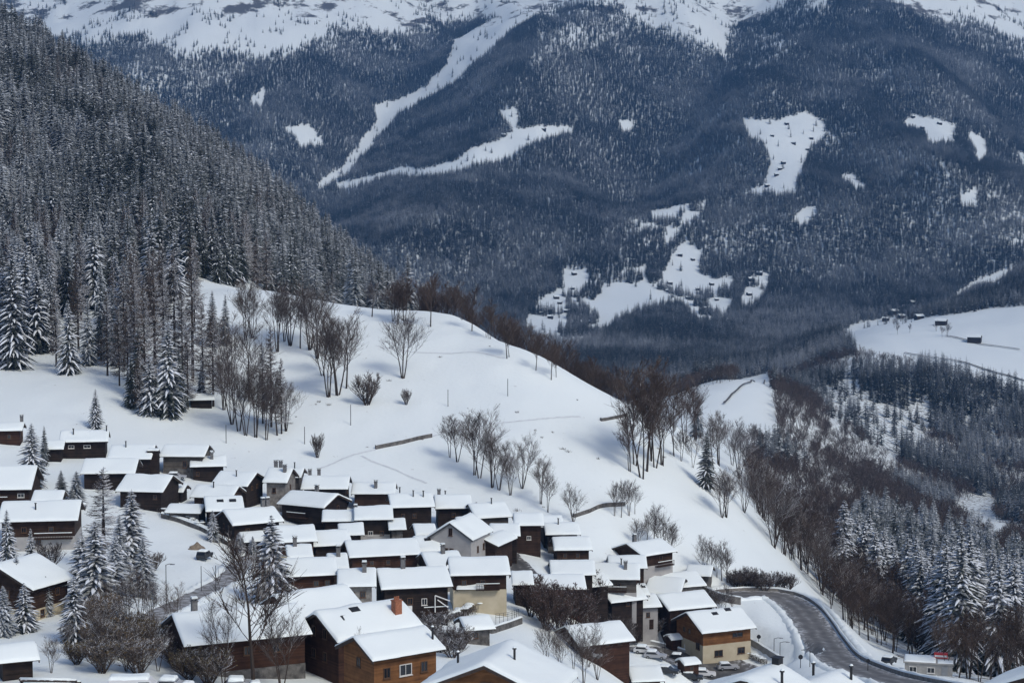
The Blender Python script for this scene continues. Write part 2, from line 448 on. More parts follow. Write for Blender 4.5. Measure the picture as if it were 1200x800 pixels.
LANE_PX = [(172,726),(200,712),(240,693),(268,677),(283,660),(300,651),(330,648),(360,646)]
lane_pts = path_points(LANE_PX)
level(lane_pts, 3.0, 4)
RAMP_PX = [(590,645),(600,655),(612,668),(625,684)]
ramp_pts = path_points(RAMP_PX)
level(ramp_pts, 2.5, 3)
YARD_PX = [(742,757),(765,765),(800,778),(830,786),(862,792)]
yard_pts = path_points(YARD_PX)
level(yard_pts, 11, 6)

tme_v = np.stack([GX, GY, GZ], -1).reshape(-1, 3)
nA, nY = len(AS), len(YS)
ii, jj = np.meshgrid(np.arange(nA - 1), np.arange(nY - 1), indexing='ij')
b0 = (ii * nY + jj).ravel()
quads = np.stack([b0, b0 + nY, b0 + nY + 1, b0 + 1], -1)

# forest masks (photo coordinates of the ground, read off the photograph)
CLEAR = [
 [(640,8),(600,33),(543,87),(513,107),(467,131),(433,173),(407,201),(374,222),(370,216),(400,195),(413,179),(440,142),(436,122),(460,119),(500,100),(527,67),(530,47),(580,20),(620,2)],
 [(396,213),(420,207),(477,193),(490,197),(533,187),(553,172),(587,163),(610,152),(633,147),(682,148),(650,159),(613,171),(587,187),(547,194),(520,203),(493,204),(467,203),(433,211),(398,219)],
 [(583,129),(610,127),(607,152),(599,151)],
 [(722,142),(744,141),(741,153),(727,153)],
 [(327,150),(363,144),(384,167),(350,169),(342,157)],
 [(289,116),(313,100),(305,123)],
 [(870,137),(900,140),(947,132),(969,143),(964,160),(951,173),(939,200),(931,213),(934,224),(917,228),(897,224),(862,229),(893,217),(903,190),(898,167),(876,157)],
 [(1056,147),(1067,134),(1090,137),(1121,148),(1121,164),(1093,169),(1080,154)],
 [(1129,163),(1137,154),(1159,165),(1154,184),(1145,190),(1139,171)],
 [(981,203),(1000,201),(1019,221),(1003,219)],
 [(930,251),(943,242),(959,243),(950,257),(937,262)],
 [(1121,228),(1143,219),(1146,239),(1127,238)],
 [(1188,178),(1202,180),(1202,196)],
 [(612,384),(630,351),(660,338),(661,316),(689,316),(690,328),(679,347),(692,354),(707,340),(733,318),(755,311),(762,330),(771,332),(777,315),(797,288),(806,281),(822,300),(822,320),(838,324),(862,321),(858,331),(838,338),(842,347),(862,350),(848,369),(820,375),(795,352),(773,356),(750,363),(727,370),(713,385),(690,398),(660,398),(630,392)],
 [(870,342),(879,327),(905,315),(895,343),(884,355),(869,359)],
 [(728,264),(760,248),(800,240),(830,234),(822,250),(800,268),(782,284),(765,262),(740,272)],
 [(1116,346),(1140,330),(1192,309),(1188,321),(1166,336),(1142,339),(1124,352)],
 [(790,476),(820,458),(860,447),(902,434),(899,455),(896,470),(914,500),(908,522),(880,512),(850,498),(810,492)],
 [(980,390),(1010,376),(1040,372),(1075,372),(1210,355),(1210,462),(1150,442),(1090,427),(1040,422),(1012,416),(998,402)],
 [(1112,596),(1160,575),(1170,597),(1165,614),(1193,611),(1205,622),(1167,636),(1145,620)],
]
SPARSE = [   # polygon, share of the trees kept
 ([(952,458),(1000,440),(1020,470),(1055,480),(1090,465),(1100,500),(1075,530),(1040,540),(1010,515),(975,512)], 0.06),
 ([(925,500),(1000,515),(1060,535),(1050,560),(980,540),(930,525)], 0.2),
 ([(60,40),(130,45),(213,55),(300,62),(400,46),(480,25),(560,20),(520,60),(400,62),(300,78),(240,105),(160,112),(100,70)], 0.35),
 ([(628,18),(668,0),(760,-10),(735,38),(690,62),(640,70),(612,88),(630,50)], 0.25),
 ([(850,85),(845,55),(870,30),(930,0),(985,-5),(960,30),(925,60),(895,85),(870,95)], 0.3),
 ([(962,98),(1000,80),(1045,82),(1050,108),(1040,112),(1020,95)], 0.35),
 ([(1040,2),(1075,12),(1110,38),(1140,60),(1200,72),(1200,45),(1130,20)], 0.3),
 ([(740,38),(800,55),(850,70),(850,50),(790,35),(745,20)], 0.35),
 ([(640,215),(720,175),(740,190),(725,240),(700,235),(680,215)], 0.75),
 ([(1030,235),(1060,245),(1110,310),(1090,300)], 0.45),
]
HIGH = [ # bare snow above the trees
 [(-200,-400),(1500,-400),(1500,50),(1200,44),(1130,20),(1075,12),(1040,2),(990,-8),(930,0),(870,28),(845,55),(790,35),(745,18),(720,-6),(668,-2),(640,8),(560,20),(480,25),(400,46),(300,62),(213,55),(130,45),(40,40),(-200,40)],
]

# ------------------------------------------------------------------ terrain object
def terrain_material():
    m = bpy.data.materials.new('snow_ground'); m.use_nodes = True
    nt = m.node_tree; N, L = nt.nodes, nt.links
    b = N['Principled BSDF']; b.inputs['Roughness'].default_value = 0.6; b.inputs['Specular IOR Level'].default_value = 0.2
    geo = N.new('ShaderNodeNewGeometry')
    sep = N.new('ShaderNodeSeparateXYZ'); L.new(geo.outputs['Position'], sep.inputs[0])
    # rock and dwarf scrub that shows through the snow high up
    t = N.new('ShaderNodeTexNoise'); t.inputs['Scale'].default_value = 0.011; t.inputs['Detail'].default_value = 9; t.inputs['Roughness'].default_value = 0.68
    mp = N.new('ShaderNodeMapping'); mp.inputs['Scale'].default_value = (1.0, 0.45, 1.6); L.new(geo.outputs['Position'], mp.inputs['Vector'])
    L.new(mp.outputs[0], t.inputs['Vector'])
    al = N.new('ShaderNodeMapRange'); al.inputs['From Min'].default_value = 400; al.inputs['From Max'].default_value = 600; al.inputs['To Min'].default_value = -0.4; al.inputs['To Max'].default_value = 0.03
    L.new(sep.outputs['Z'], al.inputs['Value'])
    ad = N.new('ShaderNodeMath'); ad.operation = 'ADD'; L.new(t.outputs['Fac'], ad.inputs[0]); L.new(al.outputs[0], ad.inputs[1])
    rk = N.new('ShaderNodeMapRange'); rk.inputs['From Min'].default_value = 0.545; rk.inputs['From Max'].default_value = 0.60
    L.new(ad.outputs[0], rk.inputs['Value'])
    # brushwood and dead grass poking out near and in the valley
    at = N.new('ShaderNodeAttribute'); at.attribute_name = 'scrub'
    t2 = N.new('ShaderNodeTexNoise'); t2.inputs['Scale'].default_value = 0.35; t2.inputs['Detail'].default_value = 8; t2.inputs['Roughness'].default_value = 0.7
    L.new(geo.outputs['Position'], t2.inputs['Vector'])
    a2 = N.new('ShaderNodeMath'); a2.operation = 'MULTIPLY_ADD'; a2.inputs[1].default_value = 0.28; L.new(at.outputs['Fac'], a2.inputs[0]); L.new(t2.outputs['Fac'], a2.inputs[2])
    sk = N.new('ShaderNodeMapRange'); sk.inputs['From Min'].default_value = 0.66; sk.inputs['From Max'].default_value = 0.74
    L.new(a2.outputs[0], sk.inputs['Value'])
    m1 = N.new('ShaderNodeMix'); m1.data_type = 'RGBA'; m1.inputs['A'].default_value = (*SNOW, 1); m1.inputs['B'].default_value = (0.10, 0.095, 0.09, 1)
    L.new(rk.outputs[0], m1.inputs['Factor'])
    m2 = N.new('ShaderNodeMix'); m2.data_type = 'RGBA'; m2.inputs['B'].default_value = (0.12, 0.09, 0.065, 1)
    L.new(m1.outputs['Result'], m2.inputs['A']); L.new(sk.outputs[0], m2.inputs['Factor'])
    L.new(m2.outputs['Result'], b.inputs['Base Color'])
    t3 = N.new('ShaderNodeTexNoise'); t3.inputs['Scale'].default_value = 0.9; t3.inputs['Detail'].default_value = 6
    L.new(geo.outputs['Position'], t3.inputs['Vector'])
    bp = N.new('ShaderNodeBump'); bp.inputs['Strength'].default_value = 0.35; bp.inputs['Distance'].default_value = 0.35
    L.new(t3.outputs['Fac'], bp.inputs['Height']); L.new(bp.outputs['Normal'], b.inputs['Normal'])
    return m
tme = bpy.data.meshes.new('terrain')
tme.from_pydata(tme_v.tolist(), [], quads.tolist())
tme.polygons.foreach_set('use_smooth', [True] * len(quads))
tme.materials.append(terrain_material())
GU, GV = proj(GX, GY, GZ)
scrub = np.zeros(GX.shape)
WOODS = [[(870,500),(930,520),(1010,560),(1200,640),(1210,815),(1120,800),(1060,775),(1000,740),(975,700),(955,690),(915,640),(890,590)],
         [(0,500),(-100,200),(250,200),(480,350),(480,380),(300,335),(225,320),(180,400),(120,420),(40,430)],
         [(960,450),(1100,440),(1210,460),(1210,620),(1100,600),(1000,560),(940,520)]]
for w_ in WOODS:
    scrub = np.maximum(scrub, inpoly(GU, GV, w_) * (GY > 280) * (.55 if w_[0][0] > 500 else 0.0))
at_ = tme.attributes.new('scrub', 'FLOAT', 'POINT')
at_.data.foreach_set('value', blur(blur(scrub.astype(float), 2, 0), 2, 1).ravel())
terrain = tag(link('terrain', tme), 'snow-covered mountainside falling to a village and rising across the valley', 'terrain', kind='structure')

# ------------------------------------------------------------------ roads
def asphalt(name, dry):
    """Wet worn asphalt: darker wheel tracks, grit and slush thrown to the edges ("across" runs -1..1 from kerb to kerb)."""
    m = bpy.data.materials.new(name); m.use_nodes = True
    nt = m.node_tree; N, L = nt.nodes, nt.links
    b = N['Principled BSDF']; b.inputs['Roughness'].default_value = 0.72
    geo = N.new('ShaderNodeNewGeometry')
    t = N.new('ShaderNodeTexNoise'); t.inputs['Scale'].default_value = 0.45; t.inputs['Detail'].default_value = 8; t.inputs['Roughness'].default_value = 0.65
    L.new(geo.outputs['Position'], t.inputs['Vector'])
    at = N.new('ShaderNodeAttribute'); at.attribute_name = 'across'
    ab = N.new('ShaderNodeMath'); ab.operation = 'ABSOLUTE'; L.new(at.outputs['Fac'], ab.inputs[0])
    wv = N.new('ShaderNodeMath'); wv.operation = 'MULTIPLY'; wv.inputs[1].default_value = 9.5; L.new(at.outputs['Fac'], wv.inputs[0])
    sn = N.new('ShaderNodeMath'); sn.operation = 'COSINE'; L.new(wv.outputs[0], sn.inputs[0])
    mx = N.new('ShaderNodeMath'); mx.operation = 'MULTIPLY_ADD'; mx.inputs[1].default_value = 0.09; L.new(sn.outputs[0], mx.inputs[0]); L.new(t.outputs['Fac'], mx.inputs[2])
    r = N.new('ShaderNodeValToRGB'); e = r.color_ramp.elements
    e[0].position = 0.36; e[0].color = (dry * 0.6, dry * 0.58, dry * 0.56, 1); e[1].position = 0.6; e[1].color = (dry, dry * 0.97, dry * 0.93, 1)
    e2 = r.color_ramp.elements.new(0.72); e2.color = (dry * 1.8, dry * 1.8, dry * 1.8, 1)
    L.new(mx.outputs[0], r.inputs['Fac'])
    t2 = N.new('ShaderNodeTexNoise'); t2.inputs['Scale'].default_value = 1.3; t2.inputs['Detail'].default_value = 7; L.new(geo.outputs['Position'], t2.inputs['Vector'])
    sl = N.new('ShaderNodeMath'); sl.operation = 'MULTIPLY_ADD'; sl.inputs[1].default_value = 0.55; L.new(ab.outputs[0], sl.inputs[0]); L.new(t2.outputs['Fac'], sl.inputs[2])
    ms = N.new('ShaderNodeMapRange'); ms.inputs['From Min'].default_value = 0.93; ms.inputs['From Max'].default_value = 1.12; L.new(sl.outputs[0], ms.inputs['Value'])
    mc = N.new('ShaderNodeMix'); mc.data_type = 'RGBA'; mc.inputs['B'].default_value = (0.5, 0.51, 0.52, 1)
    L.new(r.outputs['Color'], mc.inputs['A']); L.new(ms.outputs[0], mc.inputs['Factor']); L.new(mc.outputs['Result'], b.inputs['Base Color'])
    bp = N.new('ShaderNodeBump'); bp.inputs['Strength'].default_value = 0.3; bp.inputs['Distance'].default_value = 0.04
    L.new(t2.outputs['Fac'], bp.inputs['Height']); L.new(bp.outputs['Normal'], b.inputs['Normal'])
    return m
M['asphalt'] = asphalt('asphalt', 0.17)
M['asphalt_dark'] = asphalt('asphalt_dark', 0.10)
M['track'] = mat('track', (0.13, 0.12, 0.11), 0.9, (0.8, (0.42, 0.43, 0.44), 0.12), (3, 0.4, 0.05))

def normals2(pts):
    d = np.gradient(pts, axis=0)
    d /= np.linalg.norm(d, axis=1)[:, None] + 1e-9
    return np.stack([-d[:, 1], d[:, 0]], -1)
def strip(name, pts, half, m, lift=0.12, nw=6, jag=0.25):
    n = normals2(pts)
    mb = MB()
    for i in range(len(pts)):
        hl = half + jag * rng.uniform(-1, 1); hr = half + jag * rng.uniform(-1, 1)
        for k in range(nw + 1):
            s = -hl + (hl + hr) * k / nw
            p = pts[i] + n[i] * s
            mb.v.append((p[0], p[1], float(terr(p[0], p[1])) + lift))
    for i in range(len(pts) - 1):
        for k in range(nw):
            a = i * (nw + 1) + k
            mb.f.append((a, a + 1, a + nw + 2, a + nw + 1)); mb.m.append(0)
    o = mb.build(name, m, smooth=True)
    at = o.data.attributes.new('across', 'FLOAT', 'POINT')
    at.data.foreach_set('value', [-1 + 2 * (i % (nw + 1)) / nw for i in range(len(mb.v))])
    return o
def snow_bank(pts, off, w, h, label):
    """The lumpy ridge a plough leaves along a road."""
    n = normals2(pts); mb = MB()
    for i, p in enumerate(pts):
        hh = h * (.55 + .9 * rng.random()); ww = w * (.8 + .4 * rng.random())
        for k in range(7):
            f = k / 6 * 2 - 1
            q = p + n[i] * (off + f * ww)
            mb.v.append((q[0], q[1], float(terr(*q)) - .1 + (hh + .1) * max(0, 1 - f * f) ** .7 * (.8 + .4 * rng.random())))
    for i in range(len(pts) - 1):
        for k in range(6): mb.f.append((i * 7 + k, i * 7 + k + 1, i * 7 + k + 8, i * 7 + k + 7)); mb.m.append(0)
    return tag(mb.build('snow_bank', M['roof_snow'], smooth=True), label, 'snow bank', kind='structure')
tag(strip('road', road_pts, 3.7, M['asphalt'], 0.15), 'grey cleared road curving in a hairpin below the knoll', 'road', kind='structure')
tag(strip('lane', lane_pts, 1.9, M['track'], 0.12), 'narrow slushy lane between the snow field and the houses', 'lane', kind='structure')
tag(strip('ramp', ramp_pts, 2.3, M['asphalt_dark'], 0.14), 'dark wet ramp between the barns', 'ramp', kind='structure')
yard = tag(strip('car_park', yard_pts, 8.5, M['asphalt_dark'], 0.15, nw=10, jag=0.6), 'dark wet car park in front of the chalet', 'car park', kind='structure')
rp2 = path_points(ROAD_PX, .9)
snow_bank(rp2[4:-4], -4.6, 1.0, .55, 'lumpy ploughed snow bank along the inside of the hairpin')
snow_bank(rp2[4:-4], 6.0, 1.1, .6, 'lumpy ploughed snow bank beyond the parapet wall')
lp2 = path_points(LANE_PX, .8)
snow_bank(lp2, 2.7, .7, .45, 'ploughed snow bank on the meadow side of the lane')
snow_bank(lp2, -2.7, .7, .45, 'ploughed snow bank on the roof side of the lane')
M['trodden'] = mat('trodden', (0.60, 0.63, 0.65), 0.7, (1.5, (0.74, 0.77, 0.78), 0.2), (5, 0.9, 0.15))
for px_, lab_ in (([(372, 549), (385, 545), (405, 536), (425, 530), (440, 527)], 'trodden footpath curving up to the field wall'), ([(423, 534), (440, 542), (460, 549), (485, 560), (500, 566)], 'trodden footpath slanting down from the field wall'),
                  ([(505, 511), (560, 500), (620, 492), (680, 488)], 'faint trodden track across the snow field'), ([(440, 405), (480, 412), (520, 414), (560, 413), (590, 420)], 'faint trodden track below the crest')):
    tag(strip('footpath', path_points(px_, .8), .32, M['trodden'], .05, 2, .14), lab_, 'footpath', kind='structure')
yn = normals2(yard_pts)
for k in range(6):     # painted bay lines
    i = min(len(yard_pts) - 2, 2 + k * 2)
    a, b_ = yard_pts[i] + yn[i] * 0.6, yard_pts[i] + yn[i] * 5.2
    d = (yard_pts[i + 1] - yard_pts[i]); d = d / np.linalg.norm(d) * 0.09
    mb = MB()
    for q in range(6):
        p0 = a + (b_ - a) * q / 6; p1 = a + (b_ - a) * (q + 1) / 6
        mb.quad([(*(p0 - d), float(terr(*(p0 - d))) + .17), (*(p1 - d), float(terr(*(p1 - d))) + .17), (*(p1 + d), float(terr(*(p1 + d))) + .17), (*(p0 + d), float(terr(*(p0 + d))) + .17)])
    mb.build('bay_marking', M['paint_white'], yard)

def bank_wall(name, px, h, w, m, label, cat, cap=0.22, off=0.0, pts=None, group=None, sink=0.8, brk=False):
    """A low wall or kerb along a ground line, with its load of snow."""
    pts = path_points(px, 1.5) if pts is None else pts
    n = normals2(pts)
    mb, sb = MB(), MB()
    for i, p in enumerate(pts):
        a, b_ = p + n[i] * (off - w / 2), p + n[i] * (off + w / 2)
        za, zb = float(terr(*a)), float(terr(*b_))
        zt = max(za, zb) + h
        mb.v += [(*a, za - sink), (*a, zt), (*b_, zt), (*b_, zb - sink)]
        c = cap * (0.6 + 0.7 * rng.random())
        a2, b2 = p + n[i] * (off - w / 2 - .04), p + n[i] * (off + w / 2 + .04)
        mid_ = p + n[i] * off
        sb.v += [(*a2, zt - .02), (*(a2 * .75 + b2 * .25), zt + c * .85), (*mid_, zt + c), (*(a2 * .25 + b2 * .75), zt + c * .85), (*b2, zt - .02)]
    for i in range(len(pts) - 1):
        for k in range(3):
            mb.f.append((i * 4 + k, i * 4 + k + 1, i * 4 + k + 5, i * 4 + k + 4)); mb.m.append(0)
        for k in range(4):
            sb.f.append((i * 5 + k, i * 5 + k + 1, i * 5 + k + 6, i * 5 + k + 5)); sb.m.append(0)
    L4 = (len(pts) - 1) * 4
    mb.f += [(0, 1, 2, 3), (L4 + 3, L4 + 2, L4 + 1, L4)]; mb.m += [0, 0]
    c = pts[len(pts) // 2]
    r = root(name, (0, 0, 0))
    mb.build('masonry', m, r); sb.build('snow_cap', M['roof_snow'], r, smooth=True)
    return tag(r, label, cat, group)
bank_wall('parapet_wall', None, 0.75, 0.45, M['stone'], 'snow-capped parapet wall along the outer edge of the hairpin road', 'wall', 0.3, off=4.4, pts=road_pts[2:-2])
bank_wall('field_wall', [(440,526),(460,522),(478,518),(490,515),(506,512)], 0.9, 0.5, M['stone_dark'], 'dark straight retaining wall in the open snow field above the roofs', 'wall', 0.05)
bank_wall('path_wall', [(672,606),(690,600),(705,594),(732,592)], 0.8, 0.5, M['stone_dark'], 'dark curved path wall on the snow below the tall bare trees', 'wall', 0.1)
bank_wall('track_edge', [(704,493),(716,491),(734,487)], 0.7, 0.6, M['stone_dark'], 'dark track edge near the brow of the knoll', 'track', 0.05)
bank_wall('hedge_bank', [(190,606),(205,610),(222,616),(238,622),(255,632),(270,640)], 0.9, 0.9, M['stone_dark'], 'dark stone bank curving along the white meadow above the lane', 'wall', 0.35)
bank_wall('retaining_wall', [(818,690),(828,696),(840,702),(855,706),(868,708)], 1.6, 0.5, M['stone'], 'grey stone retaining wall at the inner start of the hairpin', 'wall', 0.25)
bank_wall('lane_wall', [(871,749),(885,757),(900,766),(914,775)], 0.9, 0.5, M['concrete'], 'grey concrete ramp wall beside the cream chalet', 'wall', 0.2)
bank_wall('yard_wall', [(752,752),(775,757),(800,764),(815,768)], 0.7, 0.4, M['concrete'], 'low snow-topped concrete wall at the back of the car park', 'wall', 0.3)

# ------------------------------------------------------------------ houses
WIN = {}
def window_mesh(w, h, fm):
    k = (w, h, fm)
    if k not in WIN:
        f = MB(); t = 0.09
        f.box(-w/2, w/2, -.07, .02, -h/2, -h/2 + t); f.box(-w/2, w/2, -.07, .02, h/2 - t, h/2)
        f.box(-w/2, -w/2 + t, -.07, .02, -h/2 + t, h/2 - t); f.box(w/2 - t, w/2, -.07, .02, -h/2 + t, h/2 - t)
        f.box(-.03, .03, -.05, .02, -h/2 + t, h/2 - t)
        p = MB(); p.box(-w/2 + t, w/2 - t, -.025, .015, -h/2 + t, h/2 - t)
        s = MB(); s.box(-w/2 - .08, w/2 + .08, -.16, .0, -h/2 - .07, -h/2 - .005)
        WIN[k] = (f.mesh('window', M[fm]), p.mesh('pane', M['glass']), s.mesh('sill', M[fm]))
    return WIN[k]
def add_window(parent, loc, rz, w, h, fm='frame_brown'):
    a, b, c = window_mesh(w, h, fm)
    o = link('window', a, parent, loc); o.rotation_euler = (0, 0, rz)
    link('pane', b, o); link('sill', c, o)
    return o

def snow_roof(x0, x1, y0, y1, ridge_y, zf, thick, seed, smooth_r=0.35):
    """A blanket of snow following the roof surface zf(y), thicker in the middle, rounded off at the edges."""
    xs = np.concatenate([[x0, x0 + .10], np.linspace(x0 + .3, x1 - .3, max(6, int((x1 - x0) / .8))), [x1 - .10, x1]])
    ys = np.concatenate([[y0, y0 + .10], np.linspace(y0 + .3, y1 - .3, max(8, int((y1 - y0) / .7))), [y1 - .10, y1]])
    mb = MB()
    X, Yy = np.meshgrid(xs, ys, indexing='ij')
    ed = np.minimum(np.minimum(X - x0, x1 - X), np.minimum(Yy - y0, y1 - Yy))
    th = thick * np.clip(ed / .2, 0, 1) ** .4
    th = th * (1 + .45 * fbm(X / 2.6 + seed * 3.1, Yy / 2.6 + seed, seed, 3))
    Z = np.vectorize(zf)(Yy)
    Zr = Z - (np.sqrt((Yy - ridge_y) ** 2 + smooth_r ** 2) - np.abs(Yy - ridge_y)) * .4 * (ed > .05)
    Z = Zr + th
    for i in range(len(xs)):
        for j in range(len(ys)):
            ej = .10 * fbm(X[i, j] / .9 + seed, seed * 1.7, seed, 2) * (1 if j < 3 else (-1 if j > len(ys) - 4 else 0))
            mb.v.append((X[i, j], Yy[i, j] + ej, Z[i, j]))
    k = len(ys)
    for i in range(len(xs) - 1):
        for j in range(k - 1):
            mb.f.append((i * k + j, (i + 1) * k + j, (i + 1) * k + j + 1, i * k + j + 1)); mb.m.append(0)
    return mb

def add_chimney(roof, x, y, z, kind):
    mb = MB()
    if kind == 'stub':
        mb.box(x - .42, x + .42, y - .35, y + .35, z - 1.2, z + .55, 1)
        mb.box(x - .5, x + .5, y - .43, y + .43, z + .553, z + .63, 1)
    elif kind == 'pipe':
        mb.tube([(x, y, z - .8), (x, y, z + 1.25)], [.13, .13], 8, 1, cap=True)
        mb.tube([(x, y, z + 1.27), (x, y, z + 1.4)], [.24, .2], 8, 1, cap=True)
        mb.tube([(x, y, z + 1.41), (x, y, z + 1.55)], [.19, .08], 8, 2, cap=True)
    else:
        w = .48 if kind == 'brick_big' else .34
        hh = 1.75 if kind == 'brick_big' else 1.3
        mb.box(x - w, x + w, y - w, y + w, z - 1.2, z + hh, 0)
        mb.box(x - w - .08, x + w + .08, y - w - .08, y + w + .08, z + hh + .003, z + hh + .1, 0)
        if kind == 'brick_big':
            for dx in (-.26, 0, .26):
                mb.tube([(x + dx, y, z + hh + .1), (x + dx, y, z + hh + .55)], [.13, .1], 7, 0, cap=True)
        else:
            mb.box(x - w * .8, x - w * .5, y - w * .8, y + w * .8, z + hh + .1, z + hh + .35, 0)
            mb.box(x + w * .5, x + w * .8, y - w * .8, y + w * .8, z + hh + .1, z + hh + .35, 0)
            mb.box(x - w - .1, x + w + .1, y - w - .1, y + w + .1, z + hh + .353, z + hh + .43, 0)
            mb.box(x - w - .02, x + w + .02, y - w - .02, y + w + .02, z + hh + .433, z + hh + .62, 2)
    m0 = M['brick'] if 'brick' in kind else M['chimney_grey']
    mb.build('chimney', [m0, M['metal_dark'], M['roof_snow']], roof)

def add_balcony(parent, x0, x1, y, z, depth=1.1, face='near', wm='wood_brown'):
    b = MB()
    b.box(x0, x1, y - depth, y + .05, z - .15, z)
    o = b.build('balcony', M[wm], parent)
    r = MB()
    r.box(x0, x1, y - depth, y - depth + .06, z + .88, z + .98)
    r.box(x0, x1, y - depth, y - depth + .05, z + .12, z + .2)
    n = max(3, int((x1 - x0) / .28))
    for i in range(n + 1):
        xx = x0 + .03 + (x1 - x0 - .06) * i / n
        r.box(xx - .035, xx + .035, y - depth + .008, y - depth + .042, z + .003, z + .878)
    r.build('railing', M[wm], o)
    s = MB(); s.box(x0 + .02, x1 - .02, y - depth + .0, y - depth + .07, z + .983, z + 1.1); s.build('snow_cap', M['roof_snow'], o)

HOUSES = []
def house(label, u, v, Lpx, r=16, D=None, h=5.0, pitch=22, wall='wood_dark', base=None, base_h=2.4, chim=(), wins='auto', anchor='eave',
          L=None, thick=0.34, ov=0.85, balc=None, frame='frame_brown', edge='roof_edge', cat='house', name='chalet', gwall=None, door=None, ymin=112, skylights=(), Y=None):
    if wall == 'wood_dark' and cat == 'house' and 'black' not in label and 'dark' not in label:
        wall = rng.choice(['wood_dark', 'wood_dark', 'wood_brown', 'wood_red', 'wood_grey'])
    if base is None and h >= 4.0 and wall.startswith('wood') and cat == 'house' and rng.random() < .5:
        base, base_h = rng.choice(['stone', 'stone_dark', 'plaster_grey', 'plaster_cream']), h * rng.uniform(.3, .45)
    if balc is None and h >= 4.4 and cat == 'house' and anchor == 'eave' and Lpx > 34 and rng.random() < .35:
        c_ = rng.uniform(-.4, .4); balc = (c_ - .45, c_ + .45, max(1.6, h - 2.6))
    ra = math.radians(r)
    ex, ey = np.array([math.cos(ra), math.sin(ra)]), np.array([-math.sin(ra), math.cos(ra)])
    tp = math.tan(math.radians(pitch))
    a, t = ray(u, v)
    best = None
    for y in (np.arange(ymin, 520, 0.7) if Y is None else [Y]):
        LL = L if L else max(3.5, Lpx * y / F / max(.5, math.cos(ra)))
        DD = D if D else min(9.0, max(5.0, LL * .78))
        hr = h + (DD / 2) * tp
        if anchor == 'eave': lx, ly, lz = 0, -(DD / 2 + ov), h - ov * tp
        elif anchor == 'apexL': lx, ly, lz = -LL / 2, 0, hr + .2
        else: lx, ly, lz = LL / 2, 0, hr + .2
        off = ex * lx + ey * ly
        cx, cy = a * y - off[0], y - off[1]
        z0 = t * y - lz
        if Y is not None or z0 - float(terr(cx, cy)) <= 0.0:
            best = (cx, cy, LL, DD, hr, y, z0); break
    if best is None:
        print('NO GROUND', label); return None
    cx, cy, LL, DD, hr, y, z0 = best
    if Y is None: z0 = float(terr(cx, cy))
    R = root(name, (cx, cy, z0), ra)
    tag(R, label, cat)
    x0, x1, y0, y1 = -LL / 2 + ov * .8, LL / 2 - ov * .8, -DD / 2, DD / 2
    mb = MB()
    zb = min(-4.5, float(terr(cx, cy)) - z0 - 4.5)
    def shell(m, za, zc, inset, gable):
        X0, X1, Y0, Y1 = x0 + inset, x1 - inset, y0 + inset, y1 - inset
        if gable:
            hh = zc + 0
            rz_ = hh + (Y1 - Y0) / 2 * tp
            mb.quad([(X0, Y0, za), (X1, Y0, za), (X1, Y0, hh), (X0, Y0, hh)], m)
            mb.quad([(X1, Y1, za), (X0, Y1, za), (X0, Y1, hh), (X1, Y1, hh)], m)
            mb.quad([(X1, Y0, za), (X1, Y1, za), (X1, Y1, hh), (X1, 0, rz_), (X1, Y0, hh)], m)
            mb.quad([(X0, Y1, za), (X0, Y0, za), (X0, Y0, hh), (X0, 0, rz_), (X0, Y1, hh)], m)
        else:
            mb.box(X0, X1, Y0, Y1, za, zc, m)
    shell(0, zb if not base else base_h - .3, h - .02, 0, True)
    mb.build('wall', M[wall], R)
    if base:
        mb = MB()
        mb.box(x0 - .05, x1 + .05, y0 - .05, y1 + .05, zb, base_h, 0)
        mb.build('base_wall', M[base], R)
    # roof: two boarded slabs with a thick edge
    rb = MB()
    th = .16
    yl = DD / 2 + ov
    ze = h - ov * tp
    for s in (-1, 1):
        p = [(-LL/2, 0, hr + .06), (LL/2, 0, hr + .06), (LL/2, s*yl, ze + .06), (-LL/2, s*yl, ze + .06)]
        q = [(a_, b_, c_ + th) for a_, b_, c_ in p]
        if s > 0: p, q = p[::-1], q[::-1]
        n0 = len(rb.v); rb.v += p + q
        for f in ((0, 1, 2, 3), (7, 6, 5, 4), (0, 4, 5, 1), (1, 5, 6, 2), (2, 6, 7, 3), (3, 7, 4, 0)):
            rb.f.append(tuple(n0 + k for k in f)); rb.m.append(0)
    for xe in (-LL/2 + .02, LL/2 - .14):       # barge boards
        for s in (-1, 1):
            rb.v += [(xe, 0, hr - .16), (xe + .12, 0, hr - .16), (xe + .12, s*yl, ze - .16), (xe, s*yl, ze - .16), (xe, 0, hr + .058), (xe + .12, 0, hr + .058), (xe + .12, s*yl, ze + .058), (xe, s*yl, ze + .058)]
            n0 = len(rb.v) - 8
            for f in ((0, 3, 2, 1), (0, 1, 5, 4), (1, 2, 6, 5), (2, 3, 7, 6), (3, 0, 4, 7)):
                rb.f.append(tuple(n0 + k for k in f)); rb.m.append(0)
    roof = rb.build('roof', M[edge], R)
    seed = len(HOUSES) + 3
    thick = thick * (0.8 + 0.4 * rng.random())
    sb = snow_roof(-LL/2 - .05, LL/2 + .05, -yl - .10, yl + .10, 0, lambda yy: hr + .225 - abs(yy) * tp, thick, seed)
    sb.build('snow_cover', M['roof_snow'], roof, smooth=True)
    for fx, fy, kind in chim:
        yy = fy * DD / 2
        add_chimney(roof, fx * LL / 2, yy, hr + .2 - abs(yy) * tp + .25, kind)
    for fx, fy in skylights:
        yy = fy * DD / 2; zz = hr + .22 - abs(yy) * tp + thick * .9
        s = MB(); s.box(-.65, .65, -.45, .45, -.5, .12); o = s.build('skylight', M['metal_dark'], roof)
        o.location = (fx * LL / 2, yy, zz); o.rotation_euler = (math.atan(tp) * (1 if yy < 0 else -1), 0, 0)
